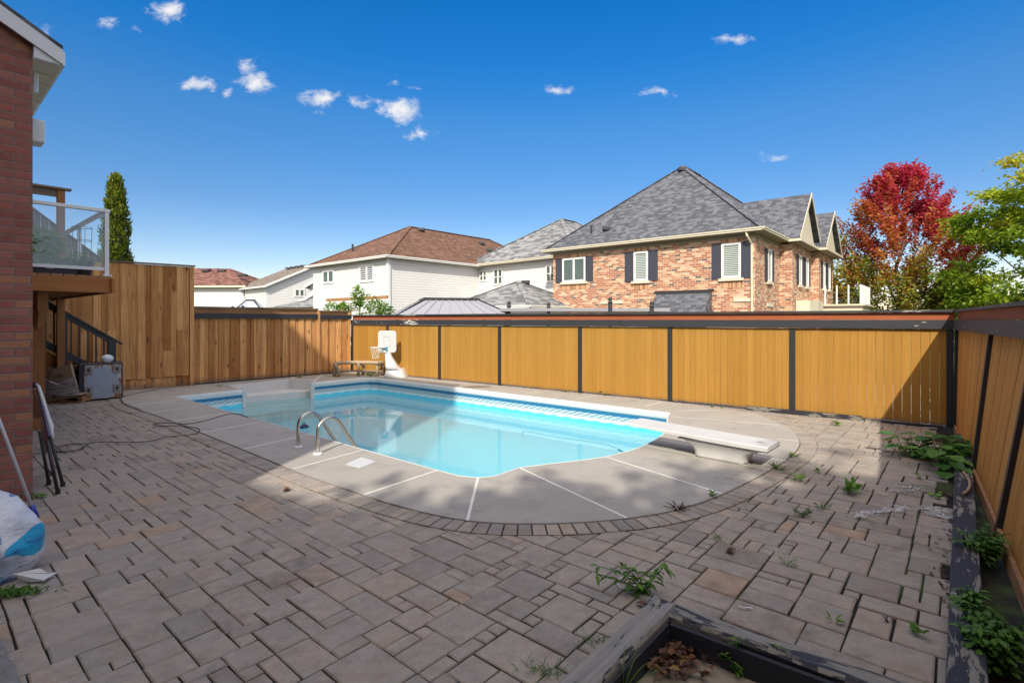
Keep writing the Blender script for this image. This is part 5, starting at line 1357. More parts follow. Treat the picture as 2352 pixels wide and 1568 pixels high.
# ---- weeds
WEEDS = []
def weed(x, y, size, label, kind='leafy', n=14, rnd=rt_, leafm=None, z=0, tlo=.3, thi=.95, group='weeds in the paving joints', name='weed', elong=(1, 1)):
    c = G(x, y, z); g = MB()
    for k in range(n):
        a_ = rnd.uniform(0, 2*pi); el_ = rnd.uniform(.2, 1.2); b_ = c+Vector((rnd.gauss(0, .3)*size*.4*elong[0], rnd.gauss(0, .3)*size*.4*elong[1], 0))
        if kind == 'grass':
            d = Vector((cos(a_), sin(a_), rnd.uniform(.3, 1.2))); g.leaf(b_, d, (0, 0, 1), size*rnd.uniform(.4, .8), size*.05, rnd.uniform(tlo, thi))
        elif kind == 'broad':
            d = Vector((cos(a_), sin(a_), el_*.5)); st_ = b_+d.normalized()*size*rnd.uniform(.1, .6)+Vector((0, 0, size*.15)); g.tube([c, st_], size*.012, 4, tone=.5); g.leaf(st_, Vector((cos(a_), sin(a_), -.15)), (0, 0, 1), size*rnd.uniform(.25, .45), size*.36, rnd.uniform(tlo, thi), fold=.12)
        else:
            d = Vector((cos(a_), sin(a_), el_)); g.leaf(b_+Vector((0, 0, rnd.uniform(0, .2)*size)), d, (0, 0, 1), size*rnd.uniform(.35, .6), size*.16, rnd.uniform(tlo, thi))
    o = g.build(name, leafm or M['leaf_green'], base=c); return tag(o, label, 'weed', group)
weed(1245, 893, .36, 'bushy bright weed at the foot of the yellow fence', n=30)
weed(1393, 908, .28, 'smaller weed at the foot of the yellow fence beside the middle posts', n=22)
weed(1302, 902, .15, 'tiny sprig between the two fence-foot weeds', n=8)
weed(1635, 936, .14, 'tiny sprig on sunlit concrete near the last black post', n=8)
weed(1657, 939, .10, 'smallest sprig at the right part of the yellow fence', n=6)
weed(1922, 977, .20, 'low yellow-green weed on sunlit pavers near the fence', n=14)
weed(1820, 1050, .16, 'sprout at the deck edge behind the diving board', n=10)
weed(1787, 1080, .17, 'dark grassy tuft at the end of the white joint', 'grass', n=30, tlo=0, thi=.4)
weed(1833, 1105, .18, 'bright upright sprout right of the diving stand', n=10)
weed(1878, 1086, .12, 'small sprout in pavers right of the curved border', n=8)
weed(1636, 1143, .13, 'curled green sprout at the edge of the deck', n=12)
weed(1557, 1172, .15, 'dry brownish tuft on the deck border', 'grass', n=40, tlo=0, thi=.35, leafm=M['dry'])
weed(1843, 1185, .16, 'dark tuft in pavers left of the white shreds', 'grass', n=22, tlo=0, thi=.4)
weed(1890, 1170, .14, 'tiny tuft by the stain in the paving', 'grass', n=14, tlo=.1, thi=.6)
weed(1950, 1132, .26, 'flat dandelion rosette in the right pavers', n=18, tlo=.2, thi=.7)
weed(2138, 1138, .15, 'fresh green sprout near the black sleeper', 'broad', n=8, tlo=.7)
weed(2085, 1045, .16, 'upright weed left of the broad-leaved plant', n=10)
weed(2112, 1100, .12, 'thin sprout below the broad-leaved plant', n=6)
weed(1808, 1297, .10, 'mossy tuft in the paving above the planter box', 'grass', n=16)
weed(1652, 1238, .10, 'small moss tuft in the middle of the paving', 'grass', n=16)
weed(1750, 1210, .07, 'tiny tuft in a paver joint', 'grass', n=8)
weed(2112, 1460, .14, 'seedling at the right end of the planter timber', n=7)
weed(2048, 1430, .08, 'thin reddish seedling by the planter timber', n=6, leafm=M['dry'])
weed(1920, 1430, .10, 'small seedling at the planter timber', n=7)
weed(850, 866, .30, 'yellow-green weed under the log bench', n=12, thi=1)
weed(690, 868, .20, 'weed at the foot of the low cedar fence', n=12)
weed(650, 864, .14, 'small sprig by the cedar fence corner', n=8)
weed(505, 889, .16, 'sprig at the left foot of the cedar fence', n=8)
weed(340, 888, .34, 'tuft of fallen clippings at the tall screen foot', 'grass', n=50, elong=(5, 2), tlo=0, thi=.5)
weed(84, 1142, .16, 'dark weed at the brick wall corner', 'broad', n=12, tlo=0, thi=.5)
weed(42, 1150, .18, 'small grass clump against the brick wall', n=16, tlo=0, thi=.5)
weed(30, 1365, .09, 'green weed patch under the white bag', n=150, elong=(9, 2.5), tlo=.1, thi=.6)
weed(1250, 1545, .08, 'moss cushion beside the planter box', 'grass', n=60, elong=(6, 4), tlo=.1, thi=.6)
weed(1365, 1478, .07, 'moss strip beside the weathered timber', 'grass', n=50, elong=(6, 4), tlo=.1, thi=.6)
# broad-leaved plant by the sleeper
def bigplant(pts, label, leafm, L_, name='broad_leaved_plant', cat='plant', n=26, hh=.25, group=None, tlo=.2, thi=.9, wide=.9):
    c = G(*pts[0]); g = empty(name, c, label, cat, group); q = MB(); s = MB()
    for (x, y) in pts:
        cc = G(x, y)
        for k in range(n):
            a_ = rt_.uniform(0, 2*pi); r_ = rt_.uniform(0, 1)*L_*1.6; h_ = rt_.uniform(.25, 1)*hh
            p = cc+Vector((cos(a_)*r_, sin(a_)*r_, h_)); s.tube([cc+Vector((cos(a_)*r_*.2, sin(a_)*r_*.2, 0)), p], .0035, 4)
            q.leaf(p, (cos(a_), sin(a_), rt_.uniform(-.4, .1)), (0, 0, 1), L_*rt_.uniform(.6, 1.15), L_*wide*rt_.uniform(.6, 1), rt_.uniform(tlo, thi), fold=.12)
    q.build('leaves', leafm, g); s.build('stems', M['leaf_dark'], g); return g
bigplant([(2090, 1052), (2135, 1056), (2170, 1050), (2195, 1062), (2165, 1085)], 'broad glossy leaved plant sprawling over pavers at the right fence corner', M['leaf_dark'], .19, n=20, hh=.26, tlo=.4, thi=1)
bigplant([(2245, 1300), (2275, 1290)], 'bushy green weed growing over the sleeper halfway along', M['leaf_green'], .06, n=70, hh=.22, name='bushy_weed', tlo=.1, thi=.6, wide=.6)
bigplant([(2230, 1440), (2250, 1475)], 'upper dense green weed at the near end of the sleeper', M['leaf_green'], .05, n=90, hh=.2, name='bushy_weed', tlo=.1, thi=.6, wide=.6)
bigplant([(2250, 1535), (2285, 1550), (2310, 1520)], 'lower dense green weed at the near end of the sleeper', M['leaf_green'], .05, n=90, hh=.2, name='bushy_weed', tlo=.05, thi=.55, wide=.6)
def stemplant(x, y, label, stems, z=0, name='leafy_weed', leafm=None, L_=.07):
    c = G(x, y, z); g = empty(name, c, label, 'plant'); q = MB(); s = MB()
    for (dx, dy, h_, bend) in stems:
        pts = []
        for k in range(7):
            f = k/6; pts.append(c+Vector((dx*f+bend*f*f, dy*f, h_*(f-.25*f*f*abs(bend)*4))))
        s.tube(pts, [.005*(1-.1*k) for k in range(7)], 5)
        for k in range(1, 7):
            for sg in (-1, 1):
                a_ = rt_.uniform(0, 2*pi); q.leaf(pts[k], (cos(a_), sin(a_), rt_.uniform(-.7, .2)), (0, 0, 1), L_*rt_.uniform(.7, 1.2), L_*.32, rt_.uniform(.1, .7))
    q.build('leaves', leafm or M['leaf_green'], g); s.build('stems', M['leaf_dark'], g)
stemplant(1478, 1365, 'arching leafy weed at the corner of the planter box', [(-.05, 0, .22, -.22), (-.02, .04, .2, -.12), (.05, .02, .2, .08), (.08, .0, .17, .04), (0, .02, .15, -.05), (-.1, .02, .14, -.18)], L_=.075)

# ================================================================ PLANTER BOX (bottom)
HB = .15
oc = G(1500, 1365.5, HB); oc2 = Vector((oc.x, oc.y)); far_d = Vector((.787, -.617)).normalized(); lef_d = -NP
pb_ = empty('planter_box', V3(oc2, 0), 'weathered black timber planter box with dead leaves inside at bottom', 'planter')
def timber(a_, b2, w, z0, z1, n_side, mat_, nm, seed=0, rough_=.006):
    q = MB(); a_ = Vector(a_); b2 = Vector(b2); d = (b2-a_).normalized(); n_ = Vector((d.y, -d.x))*n_side*w; segs = 24; L_ = (b2-a_).length
    ring = []
    for k in range(segs+1):
        p = a_+d*L_*k/segs; j = lambda t_: mnoise.noise(Vector((p.x*5+seed, p.y*5, t_)))*rough_*2
        sec = []
        for (u_, v_) in [(0, 0), (0, .85), (.12, 1), (.5, 1.0), (.9, 1), (1, .88), (1, 0)]:
            sec.append(V3(p+n_*u_, z0+(z1-z0)*v_)+Vector((0, 0, j(u_*3+v_) if v_ > .5 else 0))+V3(n_.normalized()*j(u_*7+9)*.8, 0))
        ring += sec
    m_ = 7; f = [(k*m_+i, k*m_+i+1, (k+1)*m_+i+1, (k+1)*m_+i) for k in range(segs) for i in range(m_-1)]
    f += [tuple(range(m_)), tuple(segs*m_+i for i in range(m_-1, -1, -1))]
    q.raw(ring, f)
    o = q.build(nm, mat_, pb_, uvdir=d)
    return o
timber(oc2-far_d*.0, oc2+far_d*2.4, .125, 0, HB, 1, M['timber'], 'timber', 1)
timber(oc2+lef_d*.02+far_d*.0-NP*.0, oc2+lef_d*1.6, .145, 0, HB+.006, -1, M['timber_bare'], 'timber', 5)
inn = oc2+far_d*.15-NP*.13
q = MB(); q.wallbox(inn-NP*.01, inn+far_d*2.2-NP*.01, -.20, HB-.03, .025, side=-1); q.wallbox(inn+far_d*.0, inn-NP*1.5, -.20, HB-.03, .012, side=1)
q.wallbox(inn-NP*.05, inn+far_d*2.2-NP*.05, -.20, -.04, .08, side=-1); q.build('inner_board', M['black_inside'], pb_)
# the bed inside lies lower than the paving: a shallow sandy floor
M['sandy'] = plain('sandy_soil', (.30, .26, .20), .95, nscale=9, namt=.4, bump=.6, bscale=30)
q = MB(); q.prism([inn-NP*1.6, inn+far_d*2.3-NP*1.6, inn+far_d*2.3, inn], -.008, .004); q.build('bed', M['sandy'], pb_)
rl2 = random.Random(8)
lit = MB()
for k in range(170):
    x = rl2.gauss(1545, 42); y = rl2.gauss(1508, 28); p = G(x, max(1455, y), .02); lit.leaf(p+Vector((0, 0, rl2.uniform(0, .03))), (rl2.uniform(-1, 1), rl2.uniform(-1, 1), rl2.uniform(-.2, .4)), (rl2.uniform(-.4, .4), 0, 1), rl2.uniform(.03, .06), .03, rl2.random())
tag(lit.build('leaf_litter', M['dry'], base=G(1545, 1508, 0)), 'heap of dead brown leaves inside the planter box', 'dead leaves', kind='stuff')
stemplant(1690, 1548, 'fresh leafy seedling in the middle of the planter box', [(0, 0, .17, .01), (.03, 0, .12, .04), (-.01, .0, .10, -.04)], L_=.055, name='seedling')
stemplant(1790, 1568, 'single upright green stem at the right in the planter box', [(0, 0, .17, -.01)], L_=.06, name='seedling')
stemplant(1480, 1500, 'drooping pale seedling in the planter box corner', [(0, 0, .13, .02), (.01, 0, .1, .05)], L_=.05, name='seedling')
gb = G(1430, 1600, .02); q = MB()
for (dx, dz, L_) in [(.22, .12, 1), (.16, .16, 1), (.10, .20, 1), (.02, .24, 1), (.26, .05, 1), (.05, .12, 1)]:
    pts = [gb+Vector((dx*f, .03*f, dz*(2*f-1.15*f*f)*1.0)) for f in [k/8 for k in range(9)]]
    for k in range(8):
        w0_, w1_ = .012*(1-(k/8)**2), .012*(1-((k+1)/8)**2); q.face([pts[k]+Vector((0, -w0_, w0_*.6)), pts[k+1]+Vector((0, -w1_, w1_*.6)), pts[k+1]+Vector((0, w1_, -w1_*.6)), pts[k]+Vector((0, w0_, -w0_*.6))], .8)
tag(q.build('grass_clump', M['leaf_green'], base=gb), 'long arching grass blades at the left inside the planter box', 'grass')

# ================================================================ OBJECTS
# ---- diving board
db = empty('diving_board', G(1660, 1055), 'white diving board on moulded stand over deep end', 'diving board')
hb = .27
t0_ = G(1434, 974, hb+.02); t1_ = G(1762, 1028.5, hb); ax_ = Vector((t1_.x-t0_.x, t1_.y-t0_.y)).normalized(); bn = Vector((-ax_.y, ax_.x)); wB = .46
def BPt(s_, w_, z): p = Vector((t0_.x, t0_.y))+ax_*s_+bn*w_; return V3(p, z)
LB = (Vector((t1_.x, t1_.y))-Vector((t0_.x, t0_.y))).length
q = MB(); zz = [hb+.045, hb+.0]
sec = []
ns = 12
for k in range(ns+1):
    s_ = LB*k/ns; z_ = hb+.04*(1-s_/LB)**1.2; tp = .018+.03*min(1, s_/(.6*LB)); w_a = .012 if k in (0, ns) else 0
    sec += [BPt(s_, w_a, z_-tp), BPt(s_, w_a, z_-.006), BPt(s_, .012+w_a, z_), BPt(s_, wB-.012-w_a, z_), BPt(s_, wB-w_a, z_-.006), BPt(s_, wB-w_a, z_-tp)]
q.raw(sec, [(k*6+i, (k+1)*6+i, (k+1)*6+(i+1) % 6, k*6+(i+1) % 6) for k in range(ns) for i in range(6)]+[tuple(range(6)), tuple(ns*6+i for i in range(5, -1, -1))])
q.build('board', M['white_plastic'], db)
q = MB()   # moulded stand: flared top, narrower foot with rounded corners
def rrect(cx_, hw, hl, r, z, n=6):
    out = []
    for (sx, sy, a0_) in [(1, 1, 0), (-1, 1, 90), (-1, -1, 180), (1, -1, 270)]:
        for k in range(n+1):
            a_ = radians(a0_+90*k/n); out.append(BPt(cx_+sx*(hl-r)+cos(a_)*r, wB/2+sy*(hw-r)+sin(a_)*r, z))
    return out
f0 = (G(1617, 1042.6), G(1701.4, 1061.4)); fs = [(Vector((p.x, p.y))-Vector((t0_.x, t0_.y))).dot(ax_) for p in f0]
fc = LB*.60+.0; fc = (fs[0]+fs[1])/2+.03; hl0 = .30
tc = LB-.50
rings = []
for k in range(9):
    f = k/8; e_ = f**2.6
    rings.append(rrect(fc+(tc+.0-fc)*e_, .155+.06*e_, hl0+(.47-hl0)*e_, .09-.05*e_, .021+(hb-.055-.021)*f))
n_ = len(rings[0]); q.raw([p for r in rings for p in r], [(k*n_+i, k*n_+(i+1) % n_, (k+1)*n_+(i+1) % n_, (k+1)*n_+i) for k in range(8) for i in range(n_)]+[tuple(range(n_-1, -1, -1)), tuple(8*n_+i for i in range(n_))])
q.build('stand', M['white_plastic'], db, smooth=True)
q = MB(); q.bar(BPt(tc-.52, wB/2, hb-.046), BPt(LB+.0, wB/2, hb-.052), wB*.96, .012); q.build('mounting_plate', plain('grey_strip', (.12, .12, .14), .5), db)
q = MB(); q.bar(BPt(LB-.2, wB*.5, hb+.001), BPt(LB-.1, wB*.5, hb+.001), .03, .003)
q.tube([BPt(LB-.12, .03, hb-.06), BPt(LB-.12, .03, hb-.10)], .01, 6); q.build('bolt', M['steel'], db)
# ---- ladder rails
ladder = empty('pool_ladder', G(707, 1034), 'pair of stainless steel ladder rails at the near pool edge', 'ladder')
for x, y in ((685, 1027), (730, 1042.5)):
    b0 = G(x, y, .02); pts = [b0, b0+Vector((0, 0, .20))]; D_ = V3(NP, 0); r_ = .155; cz = .265
    for k in range(0, 9):
        a_ = pi-(pi*.77)*k/8; pts.append(b0+D_*(r_+r_*cos(a_))+Vector((0, 0, cz+r_*sin(a_))))
    last = pts[-1]; pts += [b0+D_*.57+Vector((0, 0, -.08)), b0+D_*.86+Vector((0, 0, -.62))]
    q = MB(); q.tube(pts, .0215, 14); q.build('rail', M['steel'], ladder, smooth=True)
    q = MB(); q.lathe(b0, [(.055, 0), (.055, .012), (.035, .022), (.024, .024)], 20); q.build('escutcheon', M['white_alu'], ladder, smooth=False)
q = MB()
for k in range(2):
    a_ = G(685, 1027)+V3(NP*(.70+.12*k), 0); b2 = G(730, 1042.5)+V3(NP*(.70+.12*k), 0); a_.z = b2.z = -.36-.24*k; q.bar(a_, b2, .08, .03)
q.build('rung', M['white_plastic'], ladder)
# ---- skimmer lid
cs = [g2(x, y) for x, y in [(794, 1070.5), (830.5, 1054.5), (863, 1065), (827, 1079)]]
q = MB(); q.prism(cs[::-1], .0185, .028); tag(q.build('skimmer_lid', M['white_plastic'], base=V3(cs[0], .018)), 'square white skimmer lid set in the deck', 'lid')
# ---- drain stain plates at the far deck
q = MB(); c_ = G(1095, 888, .019); q.lathe(c_, [(.001, .0), (.36, .0), (.36, .003), (.001, .003)], 24, sy=.5); tag(q.build('stain', plain('brown_stain', (.20, .16, .12), .9, nscale=12, namt=.5), base=c_), 'brown round stain on the concrete below the yellow fence', 'stain')
# ---- basketball hoop (pool side)
hbse = G(900, 868); hoop = empty('basketball_hoop', hbse, 'white plastic poolside basketball hoop in front of the yellow fence', 'basketball hoop')
Yh = hbse.y
def HP(px, py, dY=0): Y = Yh+dY; return Vector(((px-CX)/F*Y, Y, ZZ(py, Y)))
def hx(x): return (1230+x/6.273)/1.63265
def hy(y): return (1200+y/6.273)/1.63265
# stand: loft of cross-sections tracking the photographed outline
prof = [(760, 1345, 1480), (830, 1345, 1500), (900, 1350, 1540), (980, 1355, 1590), (1060, 1360, 1640), (1130, 1365, 1690)]
q = MB(); rings = []
dep = [.09, .10, .12, .15, .18, .22]
for (yy_, xl, xr), dd in zip(prof, dep):
    a_, b2 = HP(hx(xl), hy(yy_)), HP(hx(xr), hy(yy_)); c_ = (a_+b2)/2; hw = (b2.x-a_.x)/2
    rings.append([Vector((c_.x+hw*(abs(cos(t_))**.6)*(1 if cos(t_) > 0 else -1), c_.y+dd*(abs(sin(t_))**.6)*(1 if sin(t_) > 0 else -1), c_.z)) for t_ in [2*pi*k/20 for k in range(20)]])
base_rings = [(1150, 1365, 1750, .26), (1200, 1360, 1790, .32), (1270, 1340, 1830, .36), (1330, 1335, 1855, .38), (1385, 1345, 1868, .38)]
for (yy_, xl, xr, dd) in base_rings:
    a_, b2 = HP(hx(xl), hy(min(yy_, 1362))), HP(hx(xr), hy(min(yy_, 1362))); c_ = (a_+b2)/2; hw = (b2.x-a_.x)/2
    z_ = max(.022, c_.z) if yy_ < 1385 else .02
    rings.append([Vector((c_.x+hw*(abs(cos(t_))**.5)*(1 if cos(t_) > 0 else -1), c_.y+.12+dd*(abs(sin(t_))**.5)*(1 if sin(t_) > 0 else -1), z_)) for t_ in [2*pi*k/20 for k in range(20)]])
n_ = 20; q.raw([p for r in rings for p in r], [(k*n_+i, (k+1)*n_+i, (k+1)*n_+(i+1) % n_, k*n_+(i+1) % n_) for k in range(len(rings)-1) for i in range(n_)]+[tuple(range(n_)), tuple((len(rings)-1)*n_+i for i in range(n_-1, -1, -1))])
q.build('stand', M['white_plastic'], hoop, smooth=True)
# backboard: slightly turned to the left
cl_ = HP(hx(1178), hy(500), -.14); cr_ = HP(hx(1607), hy(500), .0); bd = Vector((cr_.x-cl_.x, cr_.y-cl_.y)).normalized(); bnn = Vector((bd.y, -bd.x))
cB = (cl_+cr_)/2; hwB = (Vector((cr_.x, cr_.y))-Vector((cl_.x, cl_.y))).length/2; zt_ = HP(hx(1390), hy(248), -.07).z; zb2 = HP(hx(1390), hy(768), -.07).z
q = MB(); rr_ = .09; pf = []
for (sx, sy, a0_) in [(1, 1, 0), (-1, 1, 90), (-1, -1, 180), (1, -1, 270)]:
    for k in range(7):
        a_ = radians(a0_+90*k/6); pf.append((sx*(hwB-rr_)+cos(a_)*rr_, sy*((zt_-zb2)/2-rr_)+sin(a_)*rr_))
zc = (zt_+zb2)/2
fr1 = [V3(Vector((cB.x, cB.y))+bd*u_+bnn*.03, zc+v_) for u_, v_ in pf]; bk1 = [V3(Vector((cB.x, cB.y))+bd*u_-bnn*.02, zc+v_) for u_, v_ in pf]
n_ = len(pf); q.raw(fr1+bk1, [tuple(range(n_-1, -1, -1)), tuple(range(n_, 2*n_))]+[(i, (i+1) % n_, n_+(i+1) % n_, n_+i) for i in range(n_)])
bbo = q.build('backboard', M['white_plastic'], hoop, bevel=.012)
q = MB(); M['pale_line'] = plain('pale_grey_line', (.45, .52, .56), .5); M['aqua'] = plain('aqua_plastic', (.02, .35, .48), .4)
def BB(u_, v_, o_=.034): return V3(Vector((cB.x, cB.y))+bd*u_+bnn*o_, zc+v_)
k_ = hwB/214.0
xr0, xr1, yr0, yr1 = (1308-1392)*k_, (1452-1392)*k_, (508-380)*k_, (508-622)*k_
for a_, b2 in [((xr0, yr0), (xr1, yr0)), ((xr1, yr0), (xr1, yr1)), ((xr1, yr1), (xr0, yr1)), ((xr0, yr1), (xr0, yr0))]: q.bar(BB(*a_), BB(*b2), .013, .006, up=(bnn.x, bnn.y, 0))
q.build('target_square', M['pale_line'], bbo)
q = MB(); q.bar(BB((1365-1392)*k_, (508-628)*k_, .05), BB((1368-1392)*k_, (508-720)*k_, .05), .05, .03, up=(bnn.x, bnn.y, 0)); q.build('rim_bracket', M['aqua'], hoop)
# rim + net, reaching out over the pool to the left
rc = BB((1365-1392)*k_, (508-640)*k_, .05); rimdir = Vector((-.93, -.37, 0)).normalized(); cRim = rc+rimdir*.285; cRim.z = rc.z; Rr = .155
q = MB(); q.torus(cRim, Rr, .012, seg=28); q.bar(rc, cRim-rimdir*Rr, .10, .02); rimo = q.build('rim', M['white_plastic'], hoop)
q = MB(); M['net'] = plain('cream_net', (.62, .54, .42), .8)
nn_ = 10; lev = [(0, 1.0), (.07, .86), (.15, .72), (.24, .62), (.31, .60)]
for k in range(nn_):
    for sg in (-1, 1):
        pts = []
        for i, (dz_, rf_) in enumerate(lev):
            a_ = 2*pi*(k+sg*.5*i)/nn_; pts.append(cRim+Vector((cos(a_)*Rr*rf_, sin(a_)*Rr*rf_, -dz_)))
        q.tube(pts, .005, 4, caps=False)
q.build('net', M['net'], rimo)
# ---- log bench
bb = empty('log_bench', G(820, 866), 'rustic curved log bench against the fence corner', 'bench')
M['log'] = plain('peeled_log', (.36, .27, .18), .8, tone=.3, nscale=14, namt=.35, bump=.4, bscale=20)
def bx_(x, y, z=None): 
    return G(hx(x), hy(y), .018)
feetF = [bx_(150, 1330), bx_(710, 1312), bx_(1150, 1314)]
# curved seat: two half-log rails
zs = .40
def sp(x, y): Y = (EYE-zs)*F/(hy(y)-HY); return Vector(((hx(x)-CX)/F*Y, Y, zs))
front = [feetF[0]+Vector((0, 0, zs)), feetF[0].lerp(feetF[1], .5)+Vector((0, .12, zs)), feetF[1]+Vector((0, .10, zs)), feetF[1].lerp(feetF[2], .55)+Vector((0, .06, zs)), feetF[2]+Vector((.16, -.1, zs))]
for p in front: p.z = zs
fs_ = chaikin(front, 2)
for k in range(2):
    q = MB(); q.tube([p+Vector((.02*k, .17*k+.0, 0)) for p in fs_], .045, 8, tone=.8); q.build('seat_log', M['log'], bb, smooth=True)
q = MB(); low = [Vector((p.x, p.y+.08, .15)) for p in fs_]; q.tube(low, .028, 7, tone=.3); q.build('stretcher', M['log'], bb, smooth=True)
for i, p in enumerate([bx_(150, 1330), bx_(255, 1335)+Vector((0, -.02, 0)), bx_(710, 1312), bx_(1150, 1314), bx_(1275, 1300), bx_(735, 1312)+Vector((.04, .25, 0))]):
    q = MB(); q.tube([p, p+Vector((.01, .02, .2)), p+Vector((0 if i != 1 else -.12, .03, zs-.03))], [.05, .045, .05], 9, tone=.3+.1*i); q.build('leg', M['log'], bb, smooth=True)
q = MB()
for x in (210, 715, 1190):
    p = G(hx(x), hy(1315), 0); p.z = zs-.055; q.bar(p+Vector((0, -.04, 0)), p+Vector((.02, .30, 0)), .16, .05, tone=.1)
q.build('cross_piece', M['log'], bb)
# ---- rusty appliance
wmx = G(232, 919); W0 = 10.7
ap = empty('old_appliance', wmx, 'rusty metal appliance tipped on its side showing four feet beneath stairs', 'appliance')
m, t, b = newmat('corroded_metal'); M['rust'] = m
o = t.obj(); n = t.noise(o, 3.2, 6, .65, .4); s_ = t.sep(o)
rad_ = t.vm('LENGTH', t.scaled(t.vm('SUBTRACT', o, (0, 0, .37)), (1.15, 0, 1)))
f = t.sstep(t.m('ADD', rad_, t.m('MULTIPLY', t.m('SUBTRACT', n, .5), .28)), .30, .36)
f2 = t.sstep(t.noise(o, 7, 5, .7), .48, .56)
rc_ = t.mix(f2, (.50, .47, .42), t.mix(t.noise(o, 22, 4), (.16, .045, .018), (.34, .13, .05)))
bl = t.mix(t.noise(o, 9, 6, .7), (.20, .25, .33), (.40, .46, .55))
t.put(b.inputs['Base Color'], t.mix(f, bl, rc_)); b.inputs['Roughness'].default_value = .55; b.inputs['Metallic'].default_value = .15
t.put(b.inputs['Normal'], t.bump(n, .4, .01))
aw = (272-191)/F*W0/2-.0; ah = (919-836)/F*W0
ca = Vector(((232-CX)/F*W0, W0+.26, 0))
q = MB(); q.box(ca+Vector((0, 0, ah/2+.02)), (aw, 0, 0), (0, .25, 0), (0, 0, ah/2)); q.build('cabinet', plain('black_cabinet', (.03, .03, .05), .4, nscale=3), ap, bevel=.02)
q = MB(); q.box(Vector((0.03, 0, ah/2+.01)), (aw-.06, 0, 0), (0, .008, 0), (0, 0, ah/2-.03)); 
pl = MB(); pl.v = [v+Vector((ca.x, W0-.0, 0)) for v in q.v]; pl.f = q.f; pl.t = q.t; pl.m = q.m
plo = pl.build('base_plate', M['rust'], ap, base=(ca.x, W0, 0))
M['foot_grey'] = plain('grey_foot_bracket', (.24, .23, .22), .6, nscale=12, namt=.4)
for dx, dz in ((-.22, .63), (.24, .63), (-.22, .22), (.24, .24)):
    q = MB(); c_ = Vector((ca.x+dx+.02, W0-.02, dz)); q.box(c_, (.062, 0, 0), (0, .015, 0), (0, 0, .075)); ft_ = q.build('foot_bracket', M['foot_grey'], ap, bevel=.006)
    q = MB(); q.raw([c_+Vector((-.03, -.018, 0)), c_+Vector((0, -.018, -.05)), c_+Vector((.03, -.018, 0)), c_+Vector((0, -.018, .05)), c_+Vector((0, -.022, 0))], [(0, 1, 4), (1, 2, 4), (2, 3, 4), (3, 0, 4)]); q.build('diamond_hole', M['dark_trim'], ft_)
q = MB(); c_ = Vector(((232+4-CX)/F*W0, W0+.12, ah+.02+.085)); q.lathe(c_-Vector((0, 0, .085)), [(.03+.12*0, 0)]+[(.108*sin(pi*k/14), .085-.085*cos(pi*k/14)) for k in range(2, 14)]+[(.01, .17)], 24); tag(q.build('lamp_globe', plain('frosted_white_globe', (.62, .68, .74), .35), base=c_, smooth=True), 'frosted white globe resting on the rusty appliance', 'globe')
# dark things between boxes and appliance
q = MB(); c_ = Vector(((184-CX)/F*10.9, 10.9, .42)); 
for k in range(9): q.box(c_+Vector((rt_.uniform(-.05, .05), rt_.uniform(-.05, .05), -.38+k*.09)), (.07, 0, 0), (0, .09, 0), (0, 0, .04))
tag(q.build('black_crate', M['rubber'], base=(c_.x, c_.y, 0), bevel=.01), 'dark plastic stack squeezed between boxes and appliance', 'crate')
ap.rotation_euler = (0, 0, radians(40))
# ---- cardboard on pallet, wrapped
Yc_ = 10.35; bxc = Vector(((140-CX)/F*Yc_, Yc_, 0))
pal = empty('pallet', bxc, 'low wooden pallet under the wrapped cardboard beside the deck post', 'pallet')
q = MB()
for k in range(5): q.box(bxc+Vector((0, .05+k*.14, .11)), (.42, 0, 0), (0, .05, 0), (0, 0, .012), rt_.random())
for k in range(2): q.box(bxc+Vector((0, .02+k*.5, .02)), (.42, 0, 0), (0, .06, 0), (0, 0, .012), rt_.random())
q.build('slats', M['cedar_h'], pal)
q = MB()
for dx in (-.36, 0, .36): q.box(bxc+Vector((dx, .3, .065)), (.045, 0, 0), (0, .28, 0), (0, 0, .033), .8)
q.build('blocks', M['cedar_h'], pal)
M['card'] = plain('cardboard', (.34, .25, .165), .85, nscale=5, namt=.15)
cb = empty('cardboard_stack', bxc+Vector((0, 0, .125)), 'flattened cardboard boxes bundled in clear stretch wrap on the pallet', 'boxes')
def CP(x, y, dY=0):   # pixel in the 2321x1568 detail view -> point
    xx_ = (110+x/6.273)/1.63265; y_ = (1280+y/6.273)/1.63265; Y = Yc_+dY; return Vector(((xx_-CX)/F*Y, Y, ZZ(y_, Y)))
def slab(pts, dY, th, mat_, nm, parent, tone=.5):
    q = MB(); f_ = [CP(x, y, dY) for x, y in pts]; n_ = len(f_); bk_ = [p+Vector((0, th, 0)) for p in f_]
    q.raw(f_+bk_, [tuple(range(n_-1, -1, -1)), tuple(range(n_, 2*n_))]+[(i, (i+1) % n_, n_+(i+1) % n_, n_+i) for i in range(n_)], tone); return q.build(nm, mat_, parent)
slab([(400, 600), (620, 650), (760, 760), (800, 1300), (330, 1400), (240, 800)], .10, .14, M['card'], 'cardboard_box', cb, .2)
bxo = slab([(560, 640), (960, 535), (1080, 1000), (1150, 1280), (520, 1380), (460, 900)], .05, .05, M['card'], 'cardboard_box', cb, .8)
slab([(300, 1180), (1190, 1230), (1190, 1265), (780, 1360), (390, 1425), (300, 1300)], -.02, .5, M['card'], 'cardboard_box', cb, .5)
